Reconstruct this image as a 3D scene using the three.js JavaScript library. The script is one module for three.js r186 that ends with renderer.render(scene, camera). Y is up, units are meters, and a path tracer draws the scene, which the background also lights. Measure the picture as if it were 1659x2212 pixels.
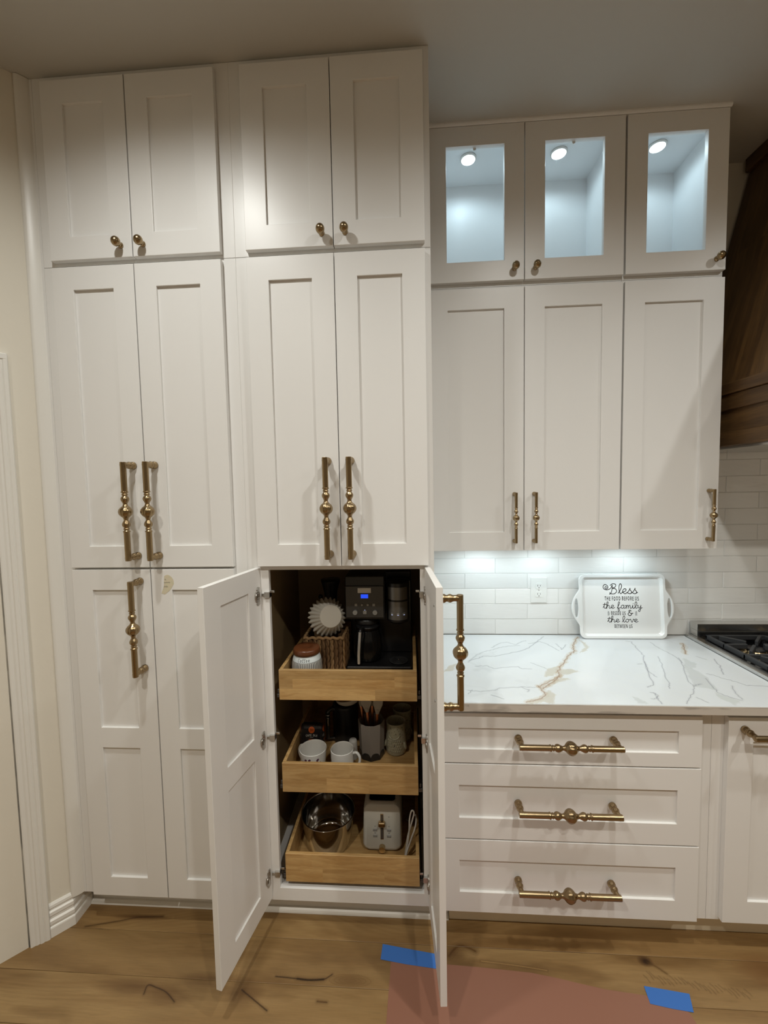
import * as THREE from 'three';
import { RoundedBoxGeometry } from 'three/addons/geometries/RoundedBoxGeometry.js';
import { mergeGeometries, toCreasedNormals } from 'three/addons/utils/BufferGeometryUtils.js';

// ---------------------------------------------------------------- camera, light, exposure
const scene = new THREE.Scene();
scene.background = new THREE.Color(0x0b0a09);
const camera = new THREE.PerspectiveCamera(2 * Math.atan(1106 / 889.47) * 180 / Math.PI, 1659 / 2212, 0.05, 40);
{
  const right = new THREE.Vector3(0.99795639, -0.01908076, -0.06098326), up = new THREE.Vector3(0.01518385, 0.99785116, -0.0637378), back = new THREE.Vector3(0.06206839, 0.06268158, 0.99610167);
  camera.quaternion.setFromRotationMatrix(new THREE.Matrix4().makeBasis(right, up, back));
  camera.position.set(1.2346, 1.66307, 1.41453);
}
const renderer = new THREE.WebGLRenderer({ antialias: true });
renderer.toneMapping = THREE.LinearToneMapping;
renderer.toneMappingExposure = 1.0;
renderer.shadowMap.enabled = true;
const CAN = { color: [1.0, 1.01, 0.965], warm: [1.0, 0.955, 0.86], angle: 1.35, penumbra: 1 };                       // recessed ceiling cans, two rows
const PUCK_IN = { color: [0.68, 0.90, 1.0], power: 0.128 };                                  // pucks inside the glass cabinets
const PUCK_UNDER = { color: [0.78, 0.94, 1.0], power: 0.18 };                                // pucks under the wall cabinets
const CAN_SPOTS = [[0.48, 0.68, 4.9], [1.85, 0.75, 4.9], [3.2, 0.72, 4.9], [0.48, 1.85, 9.2], [1.85, 1.85, 9.2], [3.2, 1.85, 9.2]];

// ---------------------------------------------------------------- helpers
const CEIL = 3.088, WZ = -0.319, BACK = -0.628;
let seed = 7;
const rnd = () => { seed = (seed * 1664525 + 1013904223) >>> 0; return seed / 4294967296; };
const rr = (a, b) => a + (b - a) * rnd();
const hash = (x, y) => { let h = (x * 374761393 + y * 668265263) | 0; h = Math.imul(h ^ (h >>> 13), 1274126177); return ((h ^ (h >>> 16)) >>> 0) / 4294967296; };
function vnoise(x, y) {
  const xi = Math.floor(x), yi = Math.floor(y), fx = x - xi, fy = y - yi, u = fx * fx * (3 - 2 * fx), v = fy * fy * (3 - 2 * fy);
  return (hash(xi, yi) * (1 - u) + hash(xi + 1, yi) * u) * (1 - v) + (hash(xi, yi + 1) * (1 - u) + hash(xi + 1, yi + 1) * u) * v;
}
const fbm = (x, y, o = 4) => { let s = 0, a = 0.5; for (let i = 0; i < o; i++) { s += a * vnoise(x, y); x = x * 2.03 + 11.3; y = y * 2.03 + 5.7; a *= 0.5; } return s; };
const lerp = (a, b, t) => a + (b - a) * t;
const clamp = (x, a = 0, b = 1) => Math.min(b, Math.max(a, x));

const taken = {};
const numbered = (n) => { const k = taken[n] = (taken[n] ?? -1) + 1; return k ? n + '_' + String(k).padStart(3, '0') : n; };
function shade(m) { m.castShadow = true; m.receiveShadow = true; return m; }
function thing(name, label, category, [x, y, z] = [0, 0, 0], turn = 0, group) {
  const o = new THREE.Group(); o.name = numbered(name); o.position.set(x, y, z); o.rotation.y = turn;
  o.userData = { label, category }; if (group) o.userData.group = group; scene.add(o); return o;
}
function grp(name, parent, [x, y, z] = [0, 0, 0], turn = 0) { const o = new THREE.Group(); o.name = name; o.position.set(x, y, z); o.rotation.y = turn; parent.add(o); return o; }
function part(name, geo, mat, parent) { const m = shade(new THREE.Mesh(Array.isArray(geo) ? merge(geo) : geo, mat)); m.name = name; parent.add(m); return m; }
function solo(name, geo, mat, label, category, group) { const m = shade(new THREE.Mesh(Array.isArray(geo) ? merge(geo) : geo, mat)); m.name = numbered(name); m.userData = { label, category }; if (group) m.userData.group = group; scene.add(m); return m; }
function struct(name, geo, mat, parent = scene) { const m = shade(new THREE.Mesh(Array.isArray(geo) ? merge(geo) : geo, mat)); m.name = name; if (parent === scene) m.userData.kind = 'structure'; parent.add(m); return m; }
function clean(g) { g = g.index ? g.toNonIndexed() : g; for (const k of Object.keys(g.attributes)) if (!['position', 'normal', 'uv'].includes(k)) g.deleteAttribute(k); return g; }
const merge = (list) => mergeGeometries(list.map(clean));
// a box by its limits
function bb(x0, x1, y0, y1, z0, z1, r = 0) {
  const w = x1 - x0, h = y1 - y0, d = z1 - z0;
  const g = r ? new RoundedBoxGeometry(w, h, d, 2, Math.min(r, w / 2.01, h / 2.01, d / 2.01)) : new THREE.BoxGeometry(w, h, d);
  return g.translate((x0 + x1) / 2, (y0 + y1) / 2, (z0 + z1) / 2);
}
const lathe = (pts, seg = 40) => new THREE.LatheGeometry(pts.map(([r, y]) => new THREE.Vector2(Math.max(r, 0.00005), y)), seg);
const tube = (pts, r, seg = 40, rad = 8) => new THREE.TubeGeometry(new THREE.CatmullRomCurve3(pts.map((p) => new THREE.Vector3(...p))), seg, r, rad);
const cyl = (r, h, seg = 32, r2 = r) => new THREE.CylinderGeometry(r2, r, h, seg);
function rectShape(x0, x1, y0, y1, holes = [], r = 0) {
  const rrect = (s, a, b, c, d, q) => {
    if (!q) { s.moveTo(a, c); s.lineTo(b, c); s.lineTo(b, d); s.lineTo(a, d); s.closePath(); return s; }
    s.moveTo(a + q, c); s.lineTo(b - q, c); s.absarc(b - q, c + q, q, -Math.PI / 2, 0); s.lineTo(b, d - q); s.absarc(b - q, d - q, q, 0, Math.PI / 2);
    s.lineTo(a + q, d); s.absarc(a + q, d - q, q, Math.PI / 2, Math.PI); s.lineTo(a, c + q); s.absarc(a + q, c + q, q, Math.PI, Math.PI * 1.5); return s;
  };
  const s = rrect(new THREE.Shape(), x0, x1, y0, y1, r);
  for (const [a, b, c, d, q] of holes) s.holes.push(rrect(new THREE.Path(), a, b, c, d, q || 0));
  return s;
}
// a flat slab with its front face at z = zf and its back at zf - t, edges eased by b
function slab(shape, t, zf = 0, b = 0.001) {
  const g = new THREE.ExtrudeGeometry(shape, { depth: t - 2 * b, bevelEnabled: b > 0, bevelThickness: b, bevelSize: b, bevelOffset: -b, bevelSegments: 2, curveSegments: 10 });
  return g.translate(0, 0, zf - t + b);
}
// texture coordinates in metres taken from the dominant direction of each face
function boxUV(g, sx = 1, sy = sx, turn = false, off = [0, 0]) {
  g = clean(g); const p = g.attributes.position, n = g.attributes.normal, uv = new Float32Array(p.count * 2);
  for (let i = 0; i < p.count; i++) {
    const a = Math.abs(n.getX(i)), b = Math.abs(n.getY(i)), c = Math.abs(n.getZ(i));
    let u, v;
    if (c >= a && c >= b) { u = p.getX(i); v = p.getY(i); } else if (a >= b) { u = p.getZ(i); v = p.getY(i); } else { u = p.getX(i); v = p.getZ(i); }
    if (turn) [u, v] = [v, u];
    uv[2 * i] = u * sx + off[0]; uv[2 * i + 1] = v * sy + off[1];
  }
  g.setAttribute('uv', new THREE.BufferAttribute(uv, 2)); return g;
}
// sweeps a profile [[out, up], ...] along a plan path [[x, z], ...]; out is to the side that "side" says
function sweep(path, profile, side = 1) {
  const P = path.map((p) => new THREE.Vector2(...p)), rows = [];
  for (let i = 0; i < P.length; i++) {
    const d0 = i > 0 ? P[i].clone().sub(P[i - 1]).normalize() : null, d1 = i < P.length - 1 ? P[i + 1].clone().sub(P[i]).normalize() : null;
    const nrm = (d) => new THREE.Vector2(-d.y, d.x).multiplyScalar(side);
    let m = d0 && d1 ? nrm(d0).add(nrm(d1)).normalize() : nrm(d0 || d1), k = d0 && d1 ? 1 / m.dot(nrm(d0)) : 1;
    rows.push(profile.map(([o, u]) => [P[i].x + m.x * o * k, u, P[i].y + m.y * o * k]));
  }
  const pos = [], uv = [], q = profile.length;
  const tri = (a, b, c) => { for (const v of [a, b, c]) { pos.push(...v); uv.push(v[0] + v[2], v[1]); } };
  for (let i = 0; i + 1 < rows.length; i++) for (let j = 0; j < q; j++) {
    const a = rows[i][j], b = rows[i + 1][j], c = rows[i + 1][(j + 1) % q], d = rows[i][(j + 1) % q];
    tri(a, b, c); tri(a, c, d);
  }
  for (const r of [rows[0], rows[rows.length - 1]]) for (let j = 1; j + 1 < q; j++) tri(r[0], r[j], r[j + 1]);
  const g = new THREE.BufferGeometry();
  g.setAttribute('position', new THREE.Float32BufferAttribute(pos, 3)); g.setAttribute('uv', new THREE.Float32BufferAttribute(uv, 2)); g.computeVertexNormals(); return g;
}
// ---------------------------------------------------------------- textures
function canvasTex(w, h, draw, srgb = true) {
  const c = document.createElement('canvas'); c.width = w; c.height = h; const g = c.getContext('2d'); draw(g, w, h);
  const t = new THREE.CanvasTexture(c); if (srgb) t.colorSpace = THREE.SRGBColorSpace; t.magFilter = THREE.LinearFilter; t.anisotropy = 8; return t;
}
function pixels(g, w, h, fn) {
  const im = g.getImageData(0, 0, w, h), d = im.data;
  for (let y = 0; y < h; y++) for (let x = 0; x < w; x++) { const c = fn(x, y), i = 4 * (y * w + x); d[i] = c[0]; d[i + 1] = c[1]; d[i + 2] = c[2]; d[i + 3] = 255; }
  g.putImageData(im, 0, 0);
}
const repeat = (t) => { t.wrapS = t.wrapT = THREE.RepeatWrapping; return t; };
const mix3 = (a, b, t) => [lerp(a[0], b[0], t), lerp(a[1], b[1], t), lerp(a[2], b[2], t)];
function smooth(g, pts, close = false) {
  const v = new THREE.CatmullRomCurve3(pts.map(([x, y]) => new THREE.Vector3(x, y, 0)), close, 'centripetal').getPoints(pts.length * 8);
  g.beginPath(); v.forEach((p, i) => (i ? g.lineTo(p.x, p.y) : g.moveTo(p.x, p.y)));
}
// floor: oak, 3.2 m by 0.8 m, u along x from -0.6, v along z from -0.1
const FL = { x: -0.6, z: -0.1, w: 3.2, h: 0.8 }, SEAMS = [];
for (let k = -6; k < 34; k++) SEAMS.push(0.018 + 0.14 * k);
const floorTex = repeat(canvasTex(2048, 512, (g, w, h) => {
  const A = [150, 121, 79], B = [122, 92, 54], C = [168, 140, 94];
  pixels(g, w, h, (px, py) => {
    const x = px / w * FL.w, z = py / h * FL.h, row = Math.floor((z + FL.z - 0.018) / 0.14 + 40), j = hash(row, 3) * 40;
    const wx = x * 0.9 + j, wz = z * 9 + j + 1.6 * fbm(x * 1.3 + j, z * 5 + row, 3);
    let t = fbm(wx * 1.4, wz * 2.1, 4), ring = Math.sin((wz * 7 + 5 * fbm(wx * 1.1, wz * 0.8, 3)) * 3.2), fine = vnoise(x * 30 + j, z * 900);
    let c = mix3(B, A, clamp(2.1 * (t - 0.2))); c = mix3(c, C, clamp(0.2 * ring * ring * (0.4 + t) + 1.6 * (fbm(x * 2.3 + j, z * 9 + 4, 4) - 0.5))); c = mix3(c, [104, 76, 42], clamp(3.2 * (fbm(x * 3.1 + 9 + j, z * 11 + 2 + row, 4) - 0.5)));
    const pore = vnoise(x * 60, z * 700) > 0.8 ? 0.93 : 1, k = (0.93 + 0.13 * (hash(row, 9) - 0.3)) * (0.96 + 0.08 * fine) * (1 - 0.3 * (1 - pore)) * (0.96 + 0.08 * fbm(x * 6, z * 14, 3));
    return [c[0] * k, c[1] * k, c[2] * k];
  });
  const X = (x) => (x - FL.x) / FL.w * w, Y = (z) => (z - FL.z) / FL.h * h, M = (L) => L.map(([x, z]) => [X(x), Y(z)]);
  const crack = (L, wd, col = 'rgba(38,24,10,0.85)') => { g.lineCap = 'round'; for (const [k, a] of [[5, 0.10], [2.6, 0.16]]) { g.strokeStyle = `rgba(60,38,16,${a})`; g.lineWidth = wd * k; smooth(g, M(L)); g.stroke(); } g.strokeStyle = col; g.lineWidth = wd; g.lineCap = 'round'; smooth(g, M(L)); g.stroke(); };
  const soft = (x, z, rx, rz, a, rgb = '70,44,20') => { g.save(); g.translate(X(x), Y(z)); g.scale(rx / FL.w * w, rz / FL.h * h); const gr = g.createRadialGradient(0, 0, 0, 0, 0, 1); gr.addColorStop(0, `rgba(${rgb},${a})`); gr.addColorStop(0.5, `rgba(${rgb},${a * 0.6})`); gr.addColorStop(1, `rgba(${rgb},0)`); g.fillStyle = gr; g.beginPath(); g.arc(0, 0, 1, 0, 7); g.fill(); g.restore(); };
  // dark grain streaks and knots that the boards show
  soft(0.3, 0.19, 0.17, 0.03, 0.55); soft(0.42, 0.21, 0.10, 0.03, 0.45); soft(0.16, -0.03, 0.14, 0.012, 0.6); soft(0.5, 0.16, 0.1, 0.03, 0.4); soft(0.66, 0.19, 0.08, 0.05, 0.5);
  crack([[0.332, 0.207], [0.33, 0.183], [0.362, 0.187], [0.403, 0.198], [0.446, 0.222]], 1.6, 'rgba(45,28,12,0.75)');
  crack([[-0.03, 0.013], [0.085, -0.012], [0.15, -0.028], [0.248, -0.037]], 2.2, 'rgba(60,38,16,0.6)');
  crack([[0.754, 0.138], [0.812, 0.14], [0.87, 0.142], [0.922, 0.138], [0.947, 0.123]], 1.4); crack([[0.83, 0.141], [0.87, 0.143], [0.92, 0.139]], 3.2);
  crack([[0.653, 0.18], [0.688, 0.197], [0.723, 0.214], [0.756, 0.23]], 2.0, 'rgba(40,25,10,0.7)'); crack([[0.911, 0.199], [0.943, 0.2]], 2.2, 'rgba(70,46,22,0.7)');
  soft(1.01, 0.138, 0.09, 0.022, 0.35); for (let i = 0; i < 4; i++) { g.strokeStyle = 'rgba(90,62,30,0.4)'; g.lineWidth = 1; g.beginPath(); g.ellipse(X(1.01), Y(0.138), (0.02 + 0.017 * i) / FL.w * w, (0.005 + 0.004 * i) / FL.h * h, 0, 0, 7); g.stroke(); }
  crack([[1.349, 0.05], [1.37, 0.028], [1.392, 0.015], [1.42, 0.02], [1.445, 0.03]], 4, 'rgba(74,46,18,0.6)'); soft(1.37, 0.04, 0.05, 0.03, 0.5);
  soft(2.027, 0.034, 0.028, 0.02, 0.95, '48,28,14'); soft(2.03, 0.036, 0.014, 0.009, 0.9, '30,18,10'); crack([[2.03, 0.036], [2.055, 0.05], [2.079, 0.07]], 2, 'rgba(84,56,24,0.6)');
  for (let i = 0; i < 26; i++) { const x = 2.0 + i * 0.012 + rr(-0.003, 0.003), z = 0.07 + rr(-0.006, 0.008) + 0.0014 * i; crack([[x, z], [x + 0.006, z + 0.008], [x + 0.01, z + rr(0.014, 0.024)]], 0.8, 'rgba(88,58,24,0.22)'); }
  soft(2.42, 0.05, 0.12, 0.07, 0.5, '86,50,22');
  crack([[1.46, 0.06], [1.52, 0.064], [1.6, 0.07], [1.68, 0.078]], 1.6, 'rgba(196,160,104,0.5)');
}));
floorTex.flipY = false;
// marble: 1.35 m by 0.68 m, u along x from 1.3, v along z from -0.64
const MB = { x: 1.3, z: -0.64, w: 1.35, h: 0.68 };
const VEIN = {
  grey: [[[1.472,-0.299],[1.523,-0.378],[1.565,-0.417],[1.594,-0.429],[1.636,-0.459],[1.681,-0.477],[1.733,-0.484]],[[1.479,-0.314],[1.521,-0.341],[1.547,-0.365],[1.593,-0.36],[1.647,-0.385],[1.737,-0.431],[1.768,-0.46],[1.817,-0.521],[1.879,-0.6]],[[1.6,-0.458],[1.648,-0.513],[1.688,-0.526],[1.718,-0.495],[1.756,-0.533],[1.778,-0.546]],[[1.781,-0.508],[1.84,-0.534],[1.864,-0.509],[1.88,-0.462],[1.891,-0.428]],[[1.906,-0.51],[1.912,-0.462],[1.908,-0.439],[1.947,-0.498]],[[1.496,-0.261],[1.546,-0.267],[1.565,-0.239],[1.616,-0.254],[1.671,-0.261],[1.678,-0.241],[1.717,-0.24]],[[1.73,-0.299],[1.758,-0.27],[1.778,-0.243]],[[1.438,-0.059],[1.481,-0.052],[1.536,-0.061],[1.554,-0.078],[1.637,-0.088],[1.687,-0.087]],[[1.637,-0.088],[1.653,-0.067],[1.66,-0.068],[1.649,-0.053]],[[1.435,-0.033],[1.453,-0.063]],[[1.515,-0.028],[1.552,-0.001]],
    [[2.241,-0.545],[2.26,-0.538],[2.244,-0.454],[2.23,-0.377],[2.198,-0.318],[2.165,-0.223],[2.169,-0.179]],[[2.343,-0.531],[2.342,-0.47],[2.352,-0.413],[2.356,-0.359],[2.345,-0.308]],[[2.285,-0.371],[2.256,-0.294],[2.217,-0.213],[2.183,-0.128],[2.162,-0.089]],[[2.198,-0.318],[2.145,-0.179],[2.124,-0.117],[2.09,-0.097]],[[2.078,-0.059],[2.089,-0.055],[2.08,-0.024],[2.072,0.018]],[[2.089,-0.055],[2.094,-0.042],[2.075,-0.015],[2.057,-0.015]],[[2.362,-0.359],[2.337,-0.296],[2.302,-0.226],[2.261,-0.14],[2.26,-0.111],[2.229,-0.063],[2.192,-0.027],[2.154,0.016]],[[2.373,-0.21],[2.395,-0.195],[2.409,-0.169],[2.431,-0.149],[2.449,-0.12],[2.517,-0.112]],[[2.26,-0.111],[2.297,-0.126]],[[2.214,-0.027],[2.229,0.006]],[[2.343,-0.172],[2.321,-0.102],[2.312,-0.065],[2.323,-0.039],[2.351,-0.01]],[[2.396,-0.114],[2.369,-0.066],[2.358,-0.018]],[[2.444,-0.374],[2.463,-0.342]],[[2.499,-0.349],[2.475,-0.286],[2.432,-0.206]],[[2.159,-0.293],[2.18,-0.296]]],
  tan: [[[2.04,-0.595],[2.01,-0.549],[1.977,-0.487],[1.963,-0.451],[1.959,-0.423],[1.922,-0.384],[1.889,-0.342],[1.859,-0.291],[1.836,-0.262]],[[1.836,-0.262],[1.814,-0.217],[1.806,-0.182],[1.785,-0.16],[1.745,-0.131],[1.703,-0.091]],[[1.808,-0.182],[1.767,-0.131],[1.731,-0.099],[1.706,-0.076],[1.698,-0.099]],[[1.703,-0.069],[1.708,-0.04],[1.68,-0.004],[1.645,0.01],[1.625,0.02]],[[2.48,-0.52],[2.463,-0.486],[2.416,-0.4]]],
  patch: [[[2.032,-0.562],[2.044,-0.524],[2.042,-0.476],[2.014,-0.429],[1.974,-0.407],[1.996,-0.44],[2.019,-0.464],[2.03,-0.512]],[[1.823,-0.226],[1.865,-0.245],[1.9,-0.223],[1.852,-0.2],[1.81,-0.178]],[[1.775,-0.234],[1.836,-0.272],[1.816,-0.217],[1.781,-0.181],[1.747,-0.172]],[[1.626,0.017],[1.662,-0.004],[1.692,-0.011],[1.728,-0.069],[1.741,-0.033],[1.713,0.028],[1.684,0.016],[1.639,0.03]],[[1.817,-0.165],[1.836,-0.157],[1.769,-0.116],[1.729,-0.092],[1.77,-0.14]],[[1.35,-0.2],[1.392,-0.265],[1.425,-0.289],[1.4,-0.22]]],
  haze: [[[2.383,-0.359],[2.389,-0.321],[2.398,-0.297],[2.346,-0.249],[2.334,-0.284]],[[2.299,-0.065],[2.319,-0.039],[2.344,-0.005],[2.304,0.02],[2.289,-0.021]],[[2.002,-0.031],[2.022,-0.005],[2.026,0.02],[1.994,0.016]],[[2.34,-0.29],[2.36,-0.2],[2.32,-0.08],[2.26,-0.11],[2.31,-0.23]]],
};
const marbleTex = canvasTex(2048, 1024, (g, w, h) => {
  pixels(g, w, h, (px, py) => {
    const x = px / w * MB.w, z = py / h * MB.h, a = fbm(x * 5, z * 5, 4), v = Math.abs(fbm(x * 3.1 + 2.5 * a, z * 3.7 + 9, 4) - 0.46), c = 240 - 9 * clamp(a - 0.3) - 14 * clamp(1 - v * 30) * clamp(fbm(x * 4 + 7, z * 4, 2) * 3 - 1.1);
    return [c, c - 1, c - 2.5];
  });
  const X = (x) => (x - MB.x) / MB.w * w, Y = (z) => (z - MB.z) / MB.h * h;
  const jit = (L, a) => { const o = []; for (let i = 0; i + 1 < L.length; i++) for (let k = 0; k < 5; k++) { const t = k / 5, e = i + t === 0 ? 0 : a; o.push([X(lerp(L[i][0], L[i + 1][0], t)) + rr(-e, e), Y(lerp(L[i][1], L[i + 1][1], t)) + rr(-e, e)]); } o.push([X(L[L.length - 1][0]), Y(L[L.length - 1][1])]); return o; };
  g.lineCap = 'round'; g.lineJoin = 'round';
  for (const P of VEIN.haze) for (let k = 0; k < 3; k++) { g.fillStyle = 'rgba(176,170,166,0.09)'; smooth(g, jit([...P, P[0]], 9)); g.fill(); }
  for (const P of VEIN.patch) for (let k = 0; k < 3; k++) { g.fillStyle = ['rgba(196,176,140,0.22)', 'rgba(206,186,160,0.22)', 'rgba(184,160,134,0.14)'][k]; smooth(g, jit([...P, P[0]], 8)); g.fill(); }
  for (const L of VEIN.grey) { const p = jit(L, 3.5); g.strokeStyle = 'rgba(160,160,166,0.10)'; g.lineWidth = rr(12, 20); smooth(g, p); g.stroke(); g.strokeStyle = 'rgba(136,134,140,0.22)'; g.lineWidth = rr(3.5, 6); smooth(g, p); g.stroke(); g.strokeStyle = 'rgba(118,116,124,0.5)'; g.lineWidth = rr(1.2, 2); smooth(g, p); g.stroke(); }
  for (const L of VEIN.tan) { const p = jit(L, 5); for (const [c, lw] of [['rgba(206,184,154,0.22)', 34], ['rgba(190,158,122,0.34)', 17], ['rgba(160,122,92,0.42)', 7], ['rgba(128,96,78,0.55)', 2]]) { g.strokeStyle = c; g.lineWidth = lw; smooth(g, lw > 10 ? jit(L, 9) : p); g.stroke(); } }
}); marbleTex.wrapS = marbleTex.wrapT = THREE.MirroredRepeatWrapping; marbleTex.flipY = false;
// pale rubberwood blocks for the pull-out trays, 0.52 m by 0.12 m
const trayWood = (s, blocks) => repeat(canvasTex(1024, 256, (g, w, h) => pixels(g, w, h, (px, py) => {
  const x = px / w, y = py / h; let k = 0; blocks.forEach(([a, b, c, d], i) => { if (x >= a && x < b && y >= c && y < d) k = i + 1; });
  const j = s * 13 + k * 7.3, t = fbm(x * 4 + j, y * 7 + j + fbm(x * 3, y * 3 + j, 3) * 3, 4), f = vnoise(x * 40 + j, y * 160), tone = 0.93 + 0.16 * hash(k + s * 5, 2), ring = Math.sin((y * 16 + 7 * t + j) * 2.2);
  const c = mix3([160, 122, 72], [190, 156, 104], clamp(t * 1.4 + 0.12 * ring)), m = tone * (0.93 + 0.1 * f); return [c[0] * m, c[1] * m, c[2] * m];
})));
const TW = [trayWood(1, [[0.1, 0.84, 0.3, 0.62], [0.84, 1, 0.2, 0.62], [0, 0.7, 0.62, 1]]), trayWood(2, [[0.0, 0.5, 0, 0.45], [0.33, 0.64, 0.5, 1], [0.64, 1, 0.5, 1]]), trayWood(3, [[0.2, 1, 0.0, 0.5], [0.28, 0.74, 0.5, 1], [0.74, 1, 0.5, 1]]), trayWood(4, [])];
// dark stained planks of the hood
const hoodTex = repeat(canvasTex(512, 512, (g, w, h) => pixels(g, w, h, (px, py) => { const x = px / w, y = py / h, t = fbm(x * 3, y * 26 + 3 * fbm(x * 3, y * 4, 3), 4), f = vnoise(x * 24, y * 300); const c = mix3([66, 45, 24], [112, 82, 46], clamp(t * 1.3)), m = 0.85 + 0.2 * f; return [c[0] * m, c[1] * m, c[2] * m]; })));
const bumpTex = (n, f) => repeat(canvasTex(n, n, (g, w, h) => pixels(g, w, h, (x, y) => { const u = x / w, v = f(u, y / h) * 255; return [v, v, v]; }), false));
const period = (fn, u, v) => { const a = fn(u, v), b = fn(u - 1, v), c = fn(u, v - 1), d = fn(u - 1, v - 1); return lerp(lerp(a, b, u), lerp(c, d, u), v); };
const waveBump = bumpTex(512, (u, v) => period((a, b) => fbm(a * 7 + 50, b * 12 + 50, 3), u, v));
const peelBump = bumpTex(512, (u, v) => period((a, b) => fbm(a * 60 + 90, b * 60 + 90, 3), u, v));
// ---- lettering of the serving tray: a pen-stroke script plus narrow capitals
const PEN = {
  l: [0.55, [[0, .1], [.35, .9], [.5, 1.7], [.35, 2.1], [.17, 1.7], [.15, .6], [.33, .03], [.6, .25]]], e: [0.68, [[0, .3], [.4, .5], [.56, .85], [.36, 1.05], [.12, .75], [.12, .28], [.36, 0], [.74, .3]]],
  s: [0.68, [[0, .15], [.32, .8], [.42, 1.12], [.4, .85], [.62, .35], [.42, 0], [.12, .12]], [[.42, 0], [.74, .25]]], t: [0.6, [[0, .2], [.26, 1], [.36, 1.75], [.22, .5], [.36, 0], [.66, .28]], [[.02, 1.2], [.68, 1.3]]],
  h: [0.9, [[0, .1], [.3, 1.2], [.42, 1.9], [.27, 2.1], [.16, 1.6], [.12, 0]], [[.12, 0], [.22, .6], [.46, 1], [.62, .78], [.58, .2], [.72, 0], [.94, .28]]], f: [0.66, [[0, .1], [.35, 1.2], [.5, 1.9], [.36, 2.1], [.22, 1.5], [.2, -.6], [.32, -.9], [.44, -.55], [.28, 0], [.7, .25]]],
  a: [0.94, [[.66, .85], [.42, 1.05], [.13, .7], [.13, .2], [.36, 0], [.62, .45], [.68, 1]], [[.68, 1], [.62, .3], [.76, 0], [.98, .28]]], m: [1.22, [[0, .75], [.12, 1], [.15, 0]], [[.15, 0], [.24, .7], [.46, 1], [.53, .6], [.5, 0]], [[.5, 0], [.62, .7], [.84, 1], [.92, .6], [.9, .12], [1.02, 0], [1.26, .28]]],
  i: [0.48, [[0, .2], [.2, 1], [.18, .2], [.3, 0], [.52, .28]], [[.24, 1.45], [.28, 1.5]]], y: [0.9, [[0, .75], [.15, 1], [.16, .4], [.36, .1], [.6, .5], [.7, 1]], [[.7, 1], [.6, -.4], [.4, -1], [.2, -.8], [.42, -.3], [.94, .25]]],
  o: [0.84, [[.5, 1], [.22, .9], [.1, .4], [.3, 0], [.6, .3], [.6, .8], [.45, 1], [.62, .8], [.9, .88]]], v: [0.8, [[0, .8], [.15, 1], [.3, .15], [.42, 0], [.6, .7], [.64, 1], [.88, .85]]], ' ': [0.55],
  B: [1.5, [[-.02, 1.3], [-.16, 1.5], [-.3, 1.35], [-.26, 1.08], [.0, 1.05], [.12, 1.4], [-.05, 1.8], [-.4, 1.85], [-.56, 1.4], [-.4, .95], [0, .82], [.45, 1.1], [.7, 1.75]], [[.72, 1.8], [.66, .8], [.45, 0], [.3, -.1]], [[.45, 1.75], [.8, 2.1], [1.2, 1.9], [1.1, 1.4], [.72, 1.15], [1.15, 1], [1.3, .5], [1, .02], [.5, 0], [.34, .2]]],
  '&': [1.2, [[.75, 1.35], [.5, 1.55], [.24, 1.3], [.5, .95], [.2, .78], [.04, .35], [.38, -.1], [.8, .2], [.88, .65]], [[.55, .5], [1.15, .62]]],
};
function pen(g, text, cx, base, size, wd, squeeze = 1) {
  const W = [...text].reduce((s, c) => s + PEN[c][0], 0) * size * squeeze; let x = cx - W / 2; g.lineCap = g.lineJoin = 'round'; g.lineWidth = wd;
  for (const ch of text) { for (const st of PEN[ch].slice(1)) { smooth(g, st.map(([u, v]) => [x + u * size * squeeze, base - v * size])); g.stroke(); } x += PEN[ch][0] * size * squeeze; }
}
function caps(g, text, cx, base, size, squeeze, gap = 1.16) {
  g.save(); g.translate(cx, base); g.scale(squeeze, 1); g.font = `bold ${size}px sans-serif`; let W = 0; for (const c of text) W += g.measureText(c).width * gap; let x = -W / 2;
  [...text].forEach((c, i) => { g.fillText(c, x, (i % 3 - 1) * size * 0.03); x += g.measureText(c).width * gap; }); g.restore();
}
const verseTex = canvasTex(1400, 900, (g, w, h) => {
  g.fillStyle = '#f2f3f2'; g.fillRect(0, 0, w, h); g.strokeStyle = g.fillStyle = '#1d1d20'; 
  pen(g, 'Bless', 722, 256, 76, 12, 1.72); caps(g, 'THE FOOD BEFORE US', 712, 364, 88, 0.585); pen(g, 'the family', 718, 490, 50, 10, 1.86);
  caps(g, 'BESIDE US', 642, 594, 80, 0.59); pen(g, '&', 858, 600, 52, 12, 1.5); pen(g, 'the love', 714, 708, 47, 10, 2.05); caps(g, 'BETWEEN US', 725, 802, 80, 0.58);
  g.strokeStyle = '#77797c'; g.lineWidth = 5; for (const [x, s] of [[474, -1], [952, 1]]) { smooth(g, [[x + s * 14, 534], [x - s * 5, 566], [x - s * 2, 606]]); g.stroke(); for (let k = 0; k < 3; k++) { g.beginPath(); g.ellipse(x + s * 11, 548 + k * 22, 13, 5, s * 0.6, 0, 7); g.stroke(); } }
});
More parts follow.
